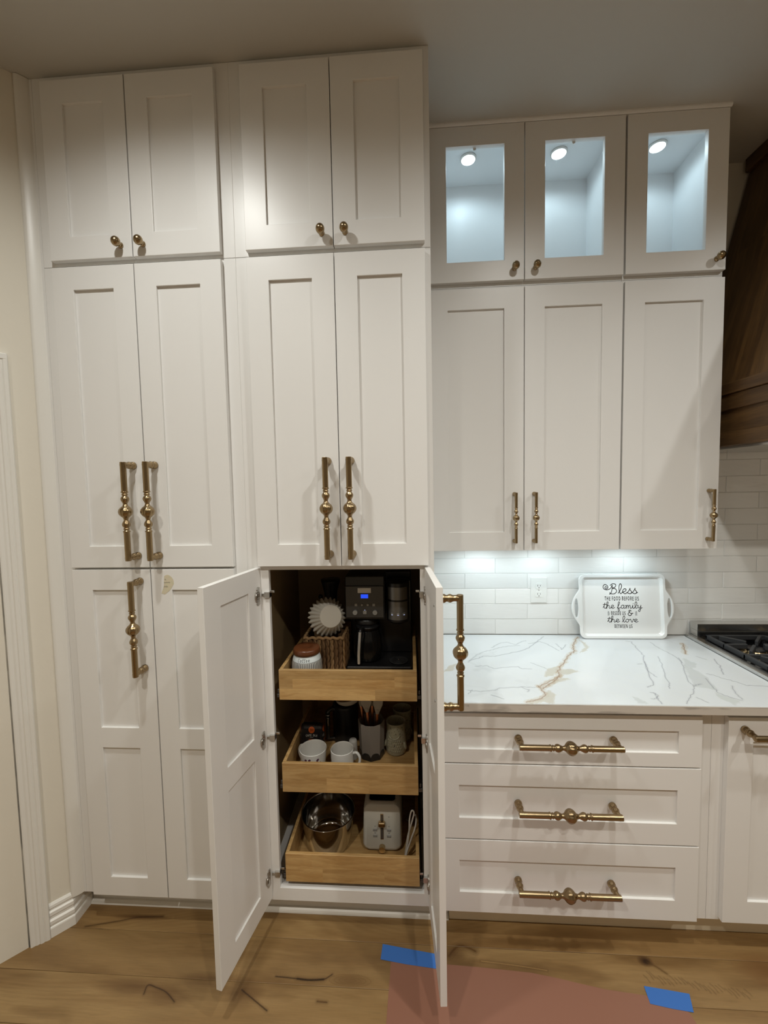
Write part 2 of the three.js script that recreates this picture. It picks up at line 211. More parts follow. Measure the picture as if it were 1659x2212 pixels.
// ---------------------------------------------------------------- materials
const C = (r, g, b) => new THREE.Color().setRGB(r, g, b);
const std = (o) => new THREE.MeshStandardMaterial(o), phy = (o) => new THREE.MeshPhysicalMaterial(o);
const M = {
  paint: std({ color: C(0.80, 0.79, 0.77), roughness: 0.36, bumpMap: peelBump, bumpScale: 0.00004 }),
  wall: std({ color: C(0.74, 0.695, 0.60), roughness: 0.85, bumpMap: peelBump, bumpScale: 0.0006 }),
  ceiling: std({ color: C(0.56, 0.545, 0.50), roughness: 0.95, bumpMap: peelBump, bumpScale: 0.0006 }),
  trim: std({ color: C(0.78, 0.76, 0.71), roughness: 0.35 }),
  melamine: std({ color: C(0.86, 0.88, 0.89), roughness: 0.42 }),
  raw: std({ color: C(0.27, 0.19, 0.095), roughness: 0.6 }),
  brass: std({ color: C(0.345, 0.255, 0.145), metalness: 1, roughness: 0.24 }),
  brassBright: std({ color: C(0.56, 0.42, 0.24), metalness: 1, roughness: 0.22 }),
  steel: std({ color: C(0.62, 0.62, 0.61), metalness: 1, roughness: 0.24 }),
  satin: std({ color: C(0.66, 0.66, 0.64), metalness: 0.55, roughness: 0.5 }),
  bandSteel: std({ color: C(0.22, 0.22, 0.215), metalness: 0.75, roughness: 0.36 }),
  railDark: std({ color: C(0.10, 0.095, 0.09), metalness: 0.6, roughness: 0.45 }),
  nickel: std({ color: C(0.48, 0.46, 0.43), metalness: 1, roughness: 0.3 }),
  chrome: std({ color: C(0.58, 0.57, 0.55), metalness: 1, roughness: 0.09 }),
  gap: std({ color: C(0.08, 0.07, 0.06), roughness: 0.9 }),
  black: std({ color: C(0.012, 0.012, 0.013), roughness: 0.32 }),
  blackGloss: std({ color: C(0.008, 0.008, 0.009), roughness: 0.1 }),
  iron: std({ color: C(0.03, 0.031, 0.033), roughness: 0.55 }),
  darkSteel: std({ color: C(0.085, 0.085, 0.085), metalness: 0.7, roughness: 0.4 }),
  greyKey: std({ color: C(0.33, 0.33, 0.315), roughness: 0.4, metalness: 0.3 }),
  glass: phy({ color: 0xffffff, transmission: 1, thickness: 0, roughness: 0.0, ior: 1.45 }),
  smoke: phy({ color: C(0.008, 0.008, 0.008), roughness: 0.12, specularIntensity: 0.5 }),
  grout: std({ color: C(0.76, 0.76, 0.74), roughness: 0.9 }),
  floor: std({ map: floorTex, roughness: 0.42, bumpMap: waveBump, bumpScale: 0.0003 }),
  marble: phy({ map: marbleTex, color: C(0.74, 0.775, 0.80), roughness: 0.16, clearcoat: 0.3, clearcoatRoughness: 0.08 }),
  edge: std({ map: repeat(canvasTex(1024, 64, (g, w, h) => { pixels(g, w, h, (x, y) => { const t = fbm(x / 90, y / 40, 4), k = 1 - 0.16 * clamp((t - 0.52) * 9); return [196 * k, 188 * k, 178 * k]; }); })), roughness: 0.35 }),
  hood: std({ map: hoodTex, roughness: 0.5 }),
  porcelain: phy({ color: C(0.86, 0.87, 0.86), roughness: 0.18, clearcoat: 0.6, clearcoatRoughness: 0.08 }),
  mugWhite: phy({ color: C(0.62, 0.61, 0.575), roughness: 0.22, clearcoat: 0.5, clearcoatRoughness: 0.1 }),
  verse: phy({ map: verseTex, roughness: 0.2, clearcoat: 0.5, clearcoatRoughness: 0.1 }),
  plate: std({ color: C(0.83, 0.83, 0.80), roughness: 0.35 }),
  tape: std({ color: C(0.035, 0.145, 0.47), roughness: 0.7, bumpMap: peelBump, bumpScale: 0.0004 }),
  paper: std({ color: C(0.255, 0.118, 0.077), roughness: 0.42, bumpMap: waveBump, bumpScale: 0.002 }),
  cream: std({ color: C(0.36, 0.33, 0.28), roughness: 0.6 }),
  copper: std({ color: C(0.78, 0.36, 0.20), metalness: 1, roughness: 0.25 }),
  taupe: std({ color: C(0.21, 0.185, 0.16), roughness: 0.6 }),
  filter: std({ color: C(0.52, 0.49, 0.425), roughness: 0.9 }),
  weave: std({ color: C(0.15, 0.08, 0.032), roughness: 0.85 }), weavePale: std({ color: C(0.27, 0.16, 0.07), roughness: 0.85 }),
  lid: std({ color: C(0.10, 0.032, 0.011), roughness: 0.3 }),
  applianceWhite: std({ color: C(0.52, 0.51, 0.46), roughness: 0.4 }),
  cord: std({ color: C(0.58, 0.56, 0.52), roughness: 0.5 }),
  canGlow: std({ color: C(0.9, 0.85, 0.75), emissive: C(1, 0.86, 0.68), emissiveIntensity: 6, roughness: 0.6 }),
  puckGlow: std({ color: C(0.9, 0.95, 1), emissive: C(0.85, 0.95, 1), emissiveIntensity: 6, roughness: 0.5 }),
  lcd: std({ color: C(0.01, 0.02, 0.2), emissive: C(0.02, 0.09, 1.0), emissiveIntensity: 0.9, roughness: 0.3 }),
  led: std({ color: C(0.3, 0.3, 0.4), emissive: C(0.5, 0.6, 1.0), emissiveIntensity: 0.5, roughness: 0.4 }),
};
const TILE = [0.87, 0.845, 0.885].map((k, i) => phy({ color: C(k, k * 0.995, k * 0.97), roughness: 0.16 + 0.03 * i, bumpMap: waveBump, bumpScale: 0.0022, clearcoat: 0.5, clearcoatRoughness: 0.12 }));

// ---------------------------------------------------------------- the room
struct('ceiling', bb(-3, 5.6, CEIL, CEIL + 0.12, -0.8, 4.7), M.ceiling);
{
  const f = struct('floor', bb(-3, 5.6, -0.14, -0.012, -0.8, 4.7), M.gap);
  // boards along x, each its own piece
  const starts = [0.2, -0.2, 0.35, -0.05];
  const board = (x0, x1, z0, z1) => {
    const g = boxUV(bb(x0 + 0.0004, x1 - 0.0004, -0.012, 0, z0 + 0.0004, z1 - 0.0004, 0.0012), 1 / FL.w, 1 / FL.h, false, [-FL.x / FL.w, -FL.z / FL.h]);
    part('plank', g, M.floor, f);
  };
  for (let k = 0; k + 1 < SEAMS.length; k++) {
    const z0 = SEAMS[k], z1 = SEAMS[k + 1]; if (z0 < -0.7 || z1 > 4.6) continue;
    let x = starts[k & 3] - 0.95; const len = 3.9;
    while (x < 5.5) { const e = Math.min(5.55, x + len); board(x, e, z0, z1); x = e; }
  }
}
const wallBack = struct('wall_back', bb(-0.35, 5.4, 0, CEIL, -0.75, BACK - 0.006), M.wall);
struct('wall_return', bb(-0.24, -0.09, 0, CEIL, BACK - 0.006, -0.02), M.wall);
struct('wall_left', bb(-1.06, -0.9, 0, CEIL, 0.8, 4.6), M.wall);
struct('wall_right', bb(5.2, 5.35, 0, CEIL, BACK - 0.006, 4.6), M.wall);
struct('wall_front', bb(-1.06, 5.35, 0, CEIL, 4.45, 4.6), M.wall);
// the wall turned 45 degrees with the door to the next room; its own frame: x = -u along the wall, z = out of the wall
const R45 = Math.PI / 4;
{
  const w = struct('wall_angle', slab(rectShape(-1.21, -0.0633, 0, CEIL, [[-1.02, -0.193, -0.01, 2.083]]), 0.12, -0.064, 0), M.wall); w.rotation.y = R45;
  const d = grp('door_1', scene, [0, 0, 0], R45); d.userData.kind = 'structure';
  part('door_panel', slab(rectShape(-1.012, -0.1985, 0.014, 2.078), 0.035, -0.098, 0.0015), M.trim, d);
  part('hinge', [cyl(0.0065, 0.09, 16).translate(-0.196, 0.946, -0.092), bb(-0.2, -0.1925, 0.903, 0.989, -0.112, -0.095)], M.black, d);
  part('hinge', [cyl(0.0065, 0.09, 16).translate(-0.196, 1.86, -0.092), bb(-0.2, -0.1925, 1.815, 1.905, -0.112, -0.095)], M.black, d);
  const t = grp('trim_1', scene, [0, 0, 0], R45); t.userData.kind = 'structure';
  // colonial casing section: u from the opening edge outwards, out of the wall
  const sec = [[0, 0], [0, 0.008], [0.004, 0.010], [0.014, 0.010], [0.02, 0.013], [0.026, 0.0125], [0.03, 0.0165], [0.038, 0.0175], [0.041, 0.0155], [0.046, 0.0185], [0.055, 0.0195], [0.058, 0.016], [0.058, 0]];
  const side = (x0, s, y1, name) => { const sh = new THREE.Shape(sec.map(([u, o]) => new THREE.Vector2(x0 + s * u, o))); const g = new THREE.ExtrudeGeometry(sh, { depth: y1, bevelEnabled: false }); g.rotateX(-Math.PI / 2); g.scale(1, 1, -1); const p = g.attributes.position; g.translate(0, 0, -0.064); if (g.index) g.index = null; const q = clean(g); for (let i = 0; i < q.attributes.position.count; i += 3) { for (const a of Object.values(q.attributes)) { const n = a.itemSize; for (let c = 0; c < n; c++) { const A = a.array[(i + 1) * n + c]; a.array[(i + 1) * n + c] = a.array[(i + 2) * n + c]; a.array[(i + 2) * n + c] = A; } } } q.computeVertexNormals(); part(name, q, M.trim, t); };
  side(-0.1895, 1, 2.138, 'casing_leg'); side(-1.0235, -1, 2.138, 'casing_leg');
  part('casing_head', [bb(-1.08, -0.132, 2.083, 2.138, -0.064, -0.0475, 0.003), bb(-1.08, -0.132, 2.118, 2.1385, -0.064, -0.0445, 0.003)], M.trim, t);
  part('jamb', [bb(-0.1945, -0.1895, 0, 2.083, -0.184, -0.064), bb(-1.0235, -1.0185, 0, 2.083, -0.184, -0.064), bb(-1.02, -0.193, 2.0785, 2.083, -0.184, -0.064)], M.trim, t);
}
{
  const prof = [[0, 0], [0.016, 0], [0.016, 0.034], [0.0145, 0.038], [0.011, 0.04], [0.0115, 0.046], [0.0145, 0.05], [0.0145, 0.062], [0.009, 0.068], [0.0085, 0.076], [0.012, 0.082], [0.0115, 0.094], [0.0065, 0.099], [0.006, 0.104], [0.009, 0.109], [0.008, 0.118], [0.003, 0.125], [0, 0.125]];
  const P = (u) => [-0.70711 * u - 0.04525, 0.70711 * u - 0.04525];
  struct('baseboard_corner', sweep([P(0.131), [-0.09, -0.0005], [-0.09, -0.08]], prof, 1), M.trim);
  struct('baseboard_angle', sweep([P(1.2), P(1.082)], prof, 1), M.trim);
}
// toe space under the tall cabinets and the drawers
struct('trim_2', bb(-0.089, 1.36, 0.0005, 0.104, -0.098, -0.085), M.paint);
struct('trim_3', sweep([[-0.073, -0.085], [1.36, -0.085]], [[0, 0.0005], [0.015, 0.0005], [0.0145, 0.006], [0.012, 0.012], [0.007, 0.0165], [0, 0.018]], 1), M.trim);
struct('trim_4', bb(1.362, 5.15, 0.0005, 0.104, -0.098, -0.077), std({ color: C(0.84, 0.74, 0.56), roughness: 0.6 }));
// ---------------------------------------------------------------- wall tiles, each a piece of the back wall
{
  part('grout', bb(1.31, 3.8, 0.9145, 1.9, BACK - 0.007, BACK - 0.0004), M.grout, wallBack);
  const base = new RoundedBoxGeometry(0.3035, 0.0742, 0.006, 2, 0.0018);
  const forms = [0, 1, 2, 3, 4].map((k) => { const g = base.clone(), p = g.attributes.position; for (let i = 0; i < p.count; i++) { const x = p.getX(i), y = p.getY(i); p.setXYZ(i, x + 0.0006 * Math.sin(y * 90 + k * 2), y + 0.0007 * Math.sin(x * 22 + k * 1.7), p.getZ(i)); } return boxUV(g, 1.6, 3.2, false, [k * 0.37, k * 0.61]); });
  for (let r = 0; r < 13; r++) for (let k = -1; k < 8; k++) {
    const x0 = (r % 2 ? 1.502 : 1.652) + 0.306 * k, y0 = 0.9158 + 0.0765 * r;
    if (x0 + 0.306 < 1.33 || x0 > 3.7 || (r > 5 && x0 + 0.306 < 2.45)) continue;
    const a = Math.max(x0, 1.318), whole = a === x0;
    const g = whole ? forms[(k + r * 3 + 9) % 5] : boxUV(bb(-(x0 + 0.306 - a - 0.0025) / 2, (x0 + 0.306 - a - 0.0025) / 2, -0.0371, 0.0371, -0.003, 0.003, 0.0018), 1.6, 3.2);
    const t = part('tile', g, TILE[(k * 2 + r + 9) % 3], wallBack);
    t.position.set((a + x0 + 0.306) / 2, y0 + 0.03825, BACK - 0.0014 + rr(-0.0004, 0.0006)); t.rotation.set(rr(-0.012, 0.012), rr(-0.0035, 0.0035), rr(-0.002, 0.002));
  }
}
// ---------------------------------------------------------------- brass fittings
function pullGeo() {
  const half = [[0.0215, 0], [0.0213, 0.004], [0.0198, 0.009], [0.0165, 0.014], [0.0118, 0.018], [0.0088, 0.021], [0.0072, 0.026], [0.0072, 0.030], [0.0092, 0.032], [0.0092, 0.034], [0.0115, 0.037], [0.0132, 0.042], [0.0132, 0.046], [0.0112, 0.051], [0.0082, 0.054], [0.0082, 0.056], [0.0098, 0.058], [0.0098, 0.060], [0.0084, 0.0625], [0.0084, 0.065], [0.0114, 0.0665], [0.0114, 0.0695], [0.0098, 0.071], [0.0098, 0.170], [0.0088, 0.171], [0, 0.171]];
  const pts = [...half.slice().reverse().map(([r, y]) => [r, -y]), ...half.slice(1)];
  const bar = lathe(pts, 40), p = bar.attributes.position;
  for (let i = 0; i < p.count; i++) { const y = p.getY(i); if (Math.abs(y) < 0.0175) { const a = Math.atan2(p.getZ(i), p.getX(i)), f = 1 + 0.05 * Math.cos(10 * a + y * 55) * Math.cos(y / 0.0175 * Math.PI / 2); p.setX(i, p.getX(i) * f); p.setZ(i, p.getZ(i) * f); } }
  bar.computeVertexNormals(); bar.translate(0, 0, 0.054);
  const post = () => lathe([[0, 0], [0.0128, 0], [0.0135, 0.004], [0.0128, 0.010], [0.0098, 0.014], [0.0098, 0.018], [0.0118, 0.021], [0.0128, 0.025], [0.0118, 0.029], [0.0098, 0.032], [0.0092, 0.037], [0.0094, 0.0585], [0, 0.0585]], 28).rotateX(Math.PI / 2);
  return merge([bar, post().translate(0, 0.161, 0), post().translate(0, -0.161, 0)]);
}
const PULL = pullGeo();
const KNOB = lathe([[0, 0], [0.0098, 0], [0.0105, 0.002], [0.0085, 0.005], [0.0062, 0.008], [0.0066, 0.012], [0.0105, 0.0155], [0.0148, 0.021], [0.0160, 0.027], [0.0145, 0.033], [0.0098, 0.0385], [0.004, 0.041], [0, 0.0415]], 32).rotateX(Math.PI / 2);
function pull(parent, x, y, opt = {}) { const m = part('handle', PULL, M.brass, parent); m.position.set(x, y, 0.0003); if (opt.flat) m.rotation.z = Math.PI / 2; if (opt.size) m.scale.setScalar(opt.size); return m; }
function knob(parent, x, y) { const m = part('knob', KNOB, M.brass, parent); m.position.set(x, y, 0.0003); m.scale.set(0.92, 1, 1); return m; }
// shaker door: a frame of stiles and rails around recessed panels; x0..x1 from its hinge edge, y0..y1, panels [[y0, y1], ...]
function door(parent, name, at, turn, x0, x1, h, panels, stile, opt = {}) {
  const d = grp(name, parent, at, turn), holes = panels.map(([a, b]) => [x0 + stile, x1 - stile, a, b]);
  part(name + '_frame', slab(rectShape(x0, x1, 0, h, holes), 0.02, 0, 0.0011), M.paint, d);
  for (const [a, b, c, e] of holes) {
    if (opt.glass) part('glass_pane', bb(a - 0.006, b + 0.006, c - 0.006, e + 0.006, -0.0125, -0.0105), M.glass, d);
    else part(name + '_panel', bb(a - 0.008, b + 0.008, c - 0.008, e + 0.008, -0.0135, -0.0085), M.paint, d);
  }
  return d;
}
const G = 0.0014;   // half the slit between two doors
// closed pair or single: xs edges; y0..y1; returns the doors
function closed(cab, name, xa, xb, y0, y1, z, panels, stile, opt) { return door(cab, name, [xa, y0, z], 0, 0, xb - xa, y1 - y0, panels.map(([a, b]) => [a - y0, b - y0]), stile, opt); }
const STILE = 0.0755;

// ---------------------------------------------------------------- tall cabinets
function box(cab, x0, x1, y0, y1, z0, z1, m = M.paint) {
  const t = 0.018;
  part('carcass', [bb(x0, x0 + t, y0, y1, z0, z1), bb(x1 - t, x1, y0, y1, z0, z1), bb(x0 + t, x1 - t, y0, y0 + t, z0, z1), bb(x0 + t, x1 - t, y1 - t, y1, z0, z1), bb(x0 + t, x1 - t, y0 + t, y1 - t, z0, z0 + 0.006)], m, cab);
}
const F0 = -0.0205, F1 = -0.0395;   // front and back of the face frames
// left upper
{
  const c = thing('upper_cabinet', 'white two-door upper cabinet at the ceiling beside the angled beige wall', 'cabinet', [0, 0, 0]);
  part('face_frame', slab(rectShape(-0.045, 0.64995, 2.457, CEIL - 0.001, [[0.008, 0.599, 2.49, 3.045]]), 0.019, F0, 0.0008), M.paint, c);
  box(c, -0.045, 0.649, 2.457, CEIL - 0.002, -0.62, F1 - 0.0004);
  let d = closed(c, 'door', 0, 0.2972 - G, 2.468, 3.058, 0, [[2.546, 2.979]], STILE); knob(d, 0.2572, 0.038);
  d = closed(c, 'door', 0.2986 + G, 0.6058, 2.468, 3.058, 0, [[2.546, 2.979]], STILE); knob(d, 0.0365, 0.038);
}
// right upper
{
  const c = thing('upper_cabinet', 'white two-door upper cabinet at the ceiling above the open pantry doors', 'cabinet');
  part('face_frame', slab(rectShape(0.65005, 1.3175, 2.457, CEIL - 0.001, [[0.702, 1.290, 2.49, 3.045]]), 0.019, F0, 0.0008), M.paint, c);
  box(c, 0.651, 1.3175, 2.457, CEIL - 0.002, -0.62, F1 - 0.0004);
  let d = closed(c, 'door', 0.6946, 0.9946 - G, 2.468, 3.058, 0, [[2.546, 2.981]], STILE); knob(d, 0.2615, 0.04);
  d = closed(c, 'door', 0.9946 + G, 1.2975, 2.468, 3.058, 0, [[2.546, 2.981]], STILE); knob(d, 0.0385, 0.04);
}
// left tall cabinet, all doors shut
{
  const c = thing('tall_cabinet', 'tall white pantry cabinet with all four doors shut, three long brass handles showing', 'cabinet');
  part('face_frame', slab(rectShape(-0.045, 0.64995, 0.107, 2.4555, [[0.008, 0.599, 0.16, 1.362], [0.008, 0.599, 1.402, 2.42]]), 0.019, F0, 0.0008), M.paint, c);
  box(c, -0.045, 0.649, 0.107, 2.4555, -0.62, F1 - 0.0004);
  let d = closed(c, 'door', 0, 0.2975 - G, 1.387, 2.4446, 0, [[1.465, 2.366]], STILE); pull(d, 0.2572, 1.5915 - 1.387);
  d = closed(c, 'door', 0.2985 + G, 0.6058, 1.387, 2.4446, 0, [[1.465, 2.366]], STILE); pull(d, 0.0365, 1.5915 - 1.387);
  const low = [[0.194, 0.707], [0.785, 1.304]];
  d = closed(c, 'door', 0, 0.2975 - G, 0.118, 1.379, 0, low, STILE); pull(d, 0.2587, 1.1765 - 0.118);
  d = closed(c, 'door', 0.2985 + G, 0.6058, 0.118, 1.379, 0, low, STILE);
}
// right tall cabinet, lower doors wide open
const pantry = thing('tall_cabinet', 'tall white pantry cabinet with its lower doors wide open on three wooden trays', 'cabinet');
{
  const c = pantry;
  part('face_frame', slab(rectShape(0.65005, 1.3175, 0.107, 2.4555, [[0.7255, 1.2675, 0.157, 1.3705], [0.702, 1.290, 1.402, 2.42]]), 0.019, F0, 0.001), M.paint, c);
  part('side_panel', bb(0.652, 0.668, 0.107, 2.4555, -0.62, F1 - 0.0004), M.raw, c);
  part('side_panel', [bb(1.3015, 1.3065, 0.107, 2.4555, -0.62, F1 - 0.0004)], M.raw, c);
  part('end_panel', [bb(1.307, 1.3175, 0.107, 2.4555, -0.62, F1 - 0.0004)], M.paint, c);
  part('back_panel', bb(0.668, 1.3015, 0.107, 2.4555, -0.62, -0.612), M.raw, c);
  part('bottom_panel', bb(0.668, 1.3015, 0.138, 0.1545, -0.612, F1 - 0.0004), M.paint, c);
  part('shelf', bb(0.668, 1.3015, 1.374, 1.392, -0.612, F1 - 0.0004), M.raw, c);
  part('top_panel', bb(0.668, 1.3015, 2.438, 2.4555, -0.612, F1 - 0.0004), M.raw, c);
  let d = closed(c, 'door', 0.6946, 0.9946 - G, 1.387, 2.4446, 0, [[1.465, 2.366]], STILE); pull(d, 0.2615, 1.5915 - 1.387);
  d = closed(c, 'door', 0.9946 + G, 1.2975, 1.387, 2.4446, 0, [[1.465, 2.366]], STILE); pull(d, 0.0395, 1.5915 - 1.387);
  const H = 1.379 - 0.118, low = [[0.194 - 0.118, 0.707 - 0.118], [0.785 - 0.118, 1.304 - 0.118]];
  // cup and ears on the inner face, arm and block on the frame; s = 1 for the door hinged on its left edge
  const hinges = (dd, s, block) => {
    for (const y of [1.281, 0.748, 0.216]) {
      const e = new THREE.Shape(); e.moveTo(-0.012, -0.03); e.quadraticCurveTo(0.0, -0.036, 0.006, -0.026); e.quadraticCurveTo(0.002, -0.02, 0.012, -0.015); e.quadraticCurveTo(0.021, 0, 0.012, 0.015); e.quadraticCurveTo(0.002, 0.02, 0.006, 0.026); e.quadraticCurveTo(0, 0.036, -0.012, 0.03); e.closePath();
      const cup = new THREE.ExtrudeGeometry(e, { depth: 0.003, bevelEnabled: true, bevelThickness: 0.0008, bevelSize: 0.0008, bevelSegments: 1, curveSegments: 6 });
      const ring = new THREE.TorusGeometry(0.0105, 0.0022, 8, 20).translate(0.004, 0, 0.004);
      const g = merge([cup, ring, bb(0.0, 0.008, -0.0075, 0.0075, 0.0025, 0.0075, 0.001)]);
      g.rotateY(Math.PI); g.translate(0, y - 0.118, -0.0204); if (s < 0) g.scale(1, 1, 1);
      const m = part('hinge', g, M.nickel, dd); m.position.x = s * 0.024; if (s > 0) m.rotation.set(0, 0, Math.PI), m.position.y = 2 * (y - 0.118);
      block(y);
    }
  };
  d = door(c, 'door', [0.6754, 0.118, -0.0222], -101.7 * Math.PI / 180, 0, 0.2990, H, low, STILE);
  hinges(d, 1, (y) => part('hinge_plate', [bb(0.709, 0.7275, y - 0.0105, y + 0.0105, -0.0205, -0.0125, 0.0012), bb(0.7257, 0.7285, y - 0.0105, y + 0.0105, -0.036, -0.0125, 0.0008), bb(0.7285, 0.741, y + 0.004, y + 0.012, -0.036, -0.03, 0.001), bb(0.699, 0.712, y - 0.005, y + 0.005, -0.0195, -0.0145, 0.001)], M.steel, c));
  d = door(c, 'door', [1.3030, 0.118, -0.0194], 94 * Math.PI / 180, -0.2995, 0, H, low, STILE); pull(d, -0.2610, 1.1765 - 0.118);
  for (const y of [1.318, 1.035]) part('bumper', new THREE.SphereGeometry(0.0045, 12, 8).scale(1, 1, 0.5).translate(-0.262, y - 0.118, -0.0205), M.greyKey, d);
  hinges(d, -1, (y) => part('hinge_plate', [bb(1.2655, 1.284, y - 0.0105, y + 0.0105, -0.0205, -0.0125, 0.0012), bb(1.2645, 1.2673, y - 0.0105, y + 0.0105, -0.036, -0.0125, 0.0008), bb(1.252, 1.2645, y + 0.004, y + 0.012, -0.036, -0.03, 0.001), bb(1.281, 1.292, y - 0.005, y + 0.005, -0.0195, -0.0145, 0.001)], M.steel, c));
  // three pull-out trays
  [[0.8875, 1.0005], [0.534, 0.646], [0.180, 0.291]].forEach(([y0, y1], i) => {
    const t = grp('drawer', c, [0, 0, 0]), x0 = 0.7475, x1 = 1.2515, zf = -0.0235, zb = -0.565, w = 0.013;
    const mf = std({ map: TW[i], roughness: 0.45 }), ms = std({ map: TW[3], roughness: 0.5 });
    const uv = (g, k = 0) => boxUV(g, 1 / 0.504, 1 / 0.113, false, [-x0 / 0.504 + k, -y0 / 0.113]);
    part('front_panel', uv(bb(x0, x1, y0, y1, zf - w, zf, 0.0018)), mf, t);
    part('side_panel', uv(bb(x0, x0 + w, y0, y1, zb, zf - w, 0.0015), 0.3), ms, t); part('side_panel', uv(bb(x1 - w, x1, y0, y1, zb, zf - w, 0.0015), 0.6), ms, t);
    part('back_panel', uv(bb(x0 + w, x1 - w, y0, y1, zb, zb + w, 0.0015)), ms, t); part('bottom_panel', uv(bb(x0 + w, x1 - w, y0 + 0.008, y0 + 0.016, zb + w, zf - w)), ms, t);
    for (const s of [0, 1]) { const a = s ? x1 + 0.0008 : 0.7315, b = s ? 1.266 : x0 - 0.0008; part('slide', [bb(a + 0.004, b - 0.004, y0 + 0.002, y0 + 0.034, -0.56, -0.062), bb(a, b, y0 - 0.002, y0 + 0.012, -0.058, -0.043, 0.002), bb(a + 0.003, b - 0.003, y0 + 0.016, y0 + 0.03, -0.05, -0.043, 0.002)], M.railDark, t); }
  });
}
// filler with a rounded scribe moulding against the angled wall
{
  const f = thing('filler_strip', 'white filler strip with rounded moulding between beige wall and tall cabinet', 'trim strip');
  part('board', bb(-0.0885, -0.0455, 0.107, CEIL - 0.002, F1, F0), M.paint, f);
  const s = new THREE.Shape(); s.moveTo(-0.0885, F0 + 0.0002); s.lineTo(-0.0885, 0.004); s.quadraticCurveTo(-0.083, 0.007, -0.076, 0.003); s.quadraticCurveTo(-0.066, -0.004, -0.058, -0.014); s.lineTo(-0.054, F0 + 0.0002); s.closePath();
  const g = new THREE.ExtrudeGeometry(s, { depth: CEIL - 0.11, bevelEnabled: false, curveSegments: 8 }); g.rotateX(Math.PI / 2); g.translate(0, CEIL - 0.002, 0);
  // the section was drawn with its depth as y; after the turn depth runs along +z
  part('moulding', g, M.trim, f);
}
// ---------------------------------------------------------------- wall cabinets beside the pantry
const WF0 = WZ - 0.0205, WF1 = WZ - 0.0395;
function puck(parent, x, y, z, L) {
  const p = grp('puck_light', parent, [x, y, z]);
  part('puck_ring', lathe([[0.0, 0], [0.034, 0], [0.034, -0.003], [0.031, -0.007], [0.0285, -0.0075], [0.0285, -0.006], [0, -0.006]], 32), M.plate, p);
  part('puck_lens', cyl(0.028, 0.003, 28).translate(0, -0.0068, 0), M.puckGlow, p);
  const s = new THREE.SpotLight(C(...L.color), L.power, 0, 1.5, 0.35, 2); s.position.set(0, -0.016, 0); s.target.position.set(0, -1, 0); s.castShadow = true; s.shadow.radius = 1.2; p.add(s, s.target);
}
{
  const c = thing('glass_cabinet', 'lit two-door glass-front wall cabinet at the ceiling next to the pantry', 'cabinet');
  part('face_frame', slab(rectShape(1.3225, 2.0930, 2.464, 3.0835, [[1.345, 2.06, 2.52, 3.04]]), 0.019, WF0, 0.0008), M.paint, c);
  const z0 = -0.622, z1 = WF1 - 0.0004;
  part('side_panel', bb(1.3245, 1.3405, 2.464, 3.08, z0, z1), M.melamine, c); part('side_panel', bb(2.0615, 2.0775, 2.464, 3.08, z0, z1), M.melamine, c);
  part('top_panel', bb(1.3405, 2.0615, 3.0415, 3.058, z0, z1), M.melamine, c); part('bottom_panel', bb(1.3405, 2.0615, 2.5, 2.516, z0, z1), M.melamine, c); part('back_panel', bb(1.3405, 2.0615, 2.516, 3.0415, z0, -0.603), M.melamine, c);
  for (const [a, b, kx] of [[1.3222, 1.7073 - G, 0.345], [1.7073 + G, 2.0902, 0.041]]) { const d = closed(c, 'door', a, b, 2.478, 3.073, WZ, [[2.556, 2.999]], 0.0775, { glass: true }); knob(d, kx, 0.043); for (const s of [0, 1]) part('glass_clip', cyl(0.006, 0.004, 16).rotateX(Math.PI / 2).translate(s ? (b - a) / 2 : (b - a) / 2, s ? 0.521 - 0.0035 : 0.078 + 0.001, -0.0145), M.plate, d); }
  puck(c, 1.505, 3.0412, -0.44, PUCK_IN); puck(c, 1.88, 3.0412, -0.44, PUCK_IN);
}
{
  const c = thing('glass_cabinet', 'lit single-door glass-front wall cabinet at the ceiling next to the wooden hood', 'cabinet');
  part('face_frame', slab(rectShape(2.0940, 2.4765, 2.464, 3.0835, [[2.13, 2.44, 2.52, 3.04]]), 0.019, WF0, 0.0008), M.paint, c);
  const z0 = -0.622, z1 = WF1 - 0.0004;
  part('side_panel', bb(2.1045, 2.1205, 2.464, 3.08, z0, z1), M.melamine, c); part('side_panel', bb(2.441, 2.457, 2.464, 3.08, z0, z1), M.melamine, c);
  part('top_panel', bb(2.1205, 2.441, 3.0415, 3.058, z0, z1), M.melamine, c); part('bottom_panel', bb(2.1205, 2.441, 2.5, 2.516, z0, z1), M.melamine, c); part('back_panel', bb(2.1205, 2.441, 2.516, 3.0415, z0, -0.603), M.melamine, c);
  const d = closed(c, 'door', 2.0985, 2.4730, 2.478, 3.073, WZ, [[2.556, 2.999]], 0.0765, { glass: true }); knob(d, 0.3395, 0.04);
  part('glass_clip', cyl(0.006, 0.004, 16).rotateX(Math.PI / 2).translate(0.187, 0.079, -0.0145), M.plate, d);
  puck(c, 2.277, 3.0412, -0.44, PUCK_IN);
}
struct('trim_5', sweep([[1.3222, WZ - 0.02], [2.478, WZ - 0.02]], [[0, 3.0745], [0.02, 3.0745], [0.024, 3.0775], [0.026, 3.082], [0.026, 3.0878], [0, 3.0878]], 1), M.paint);
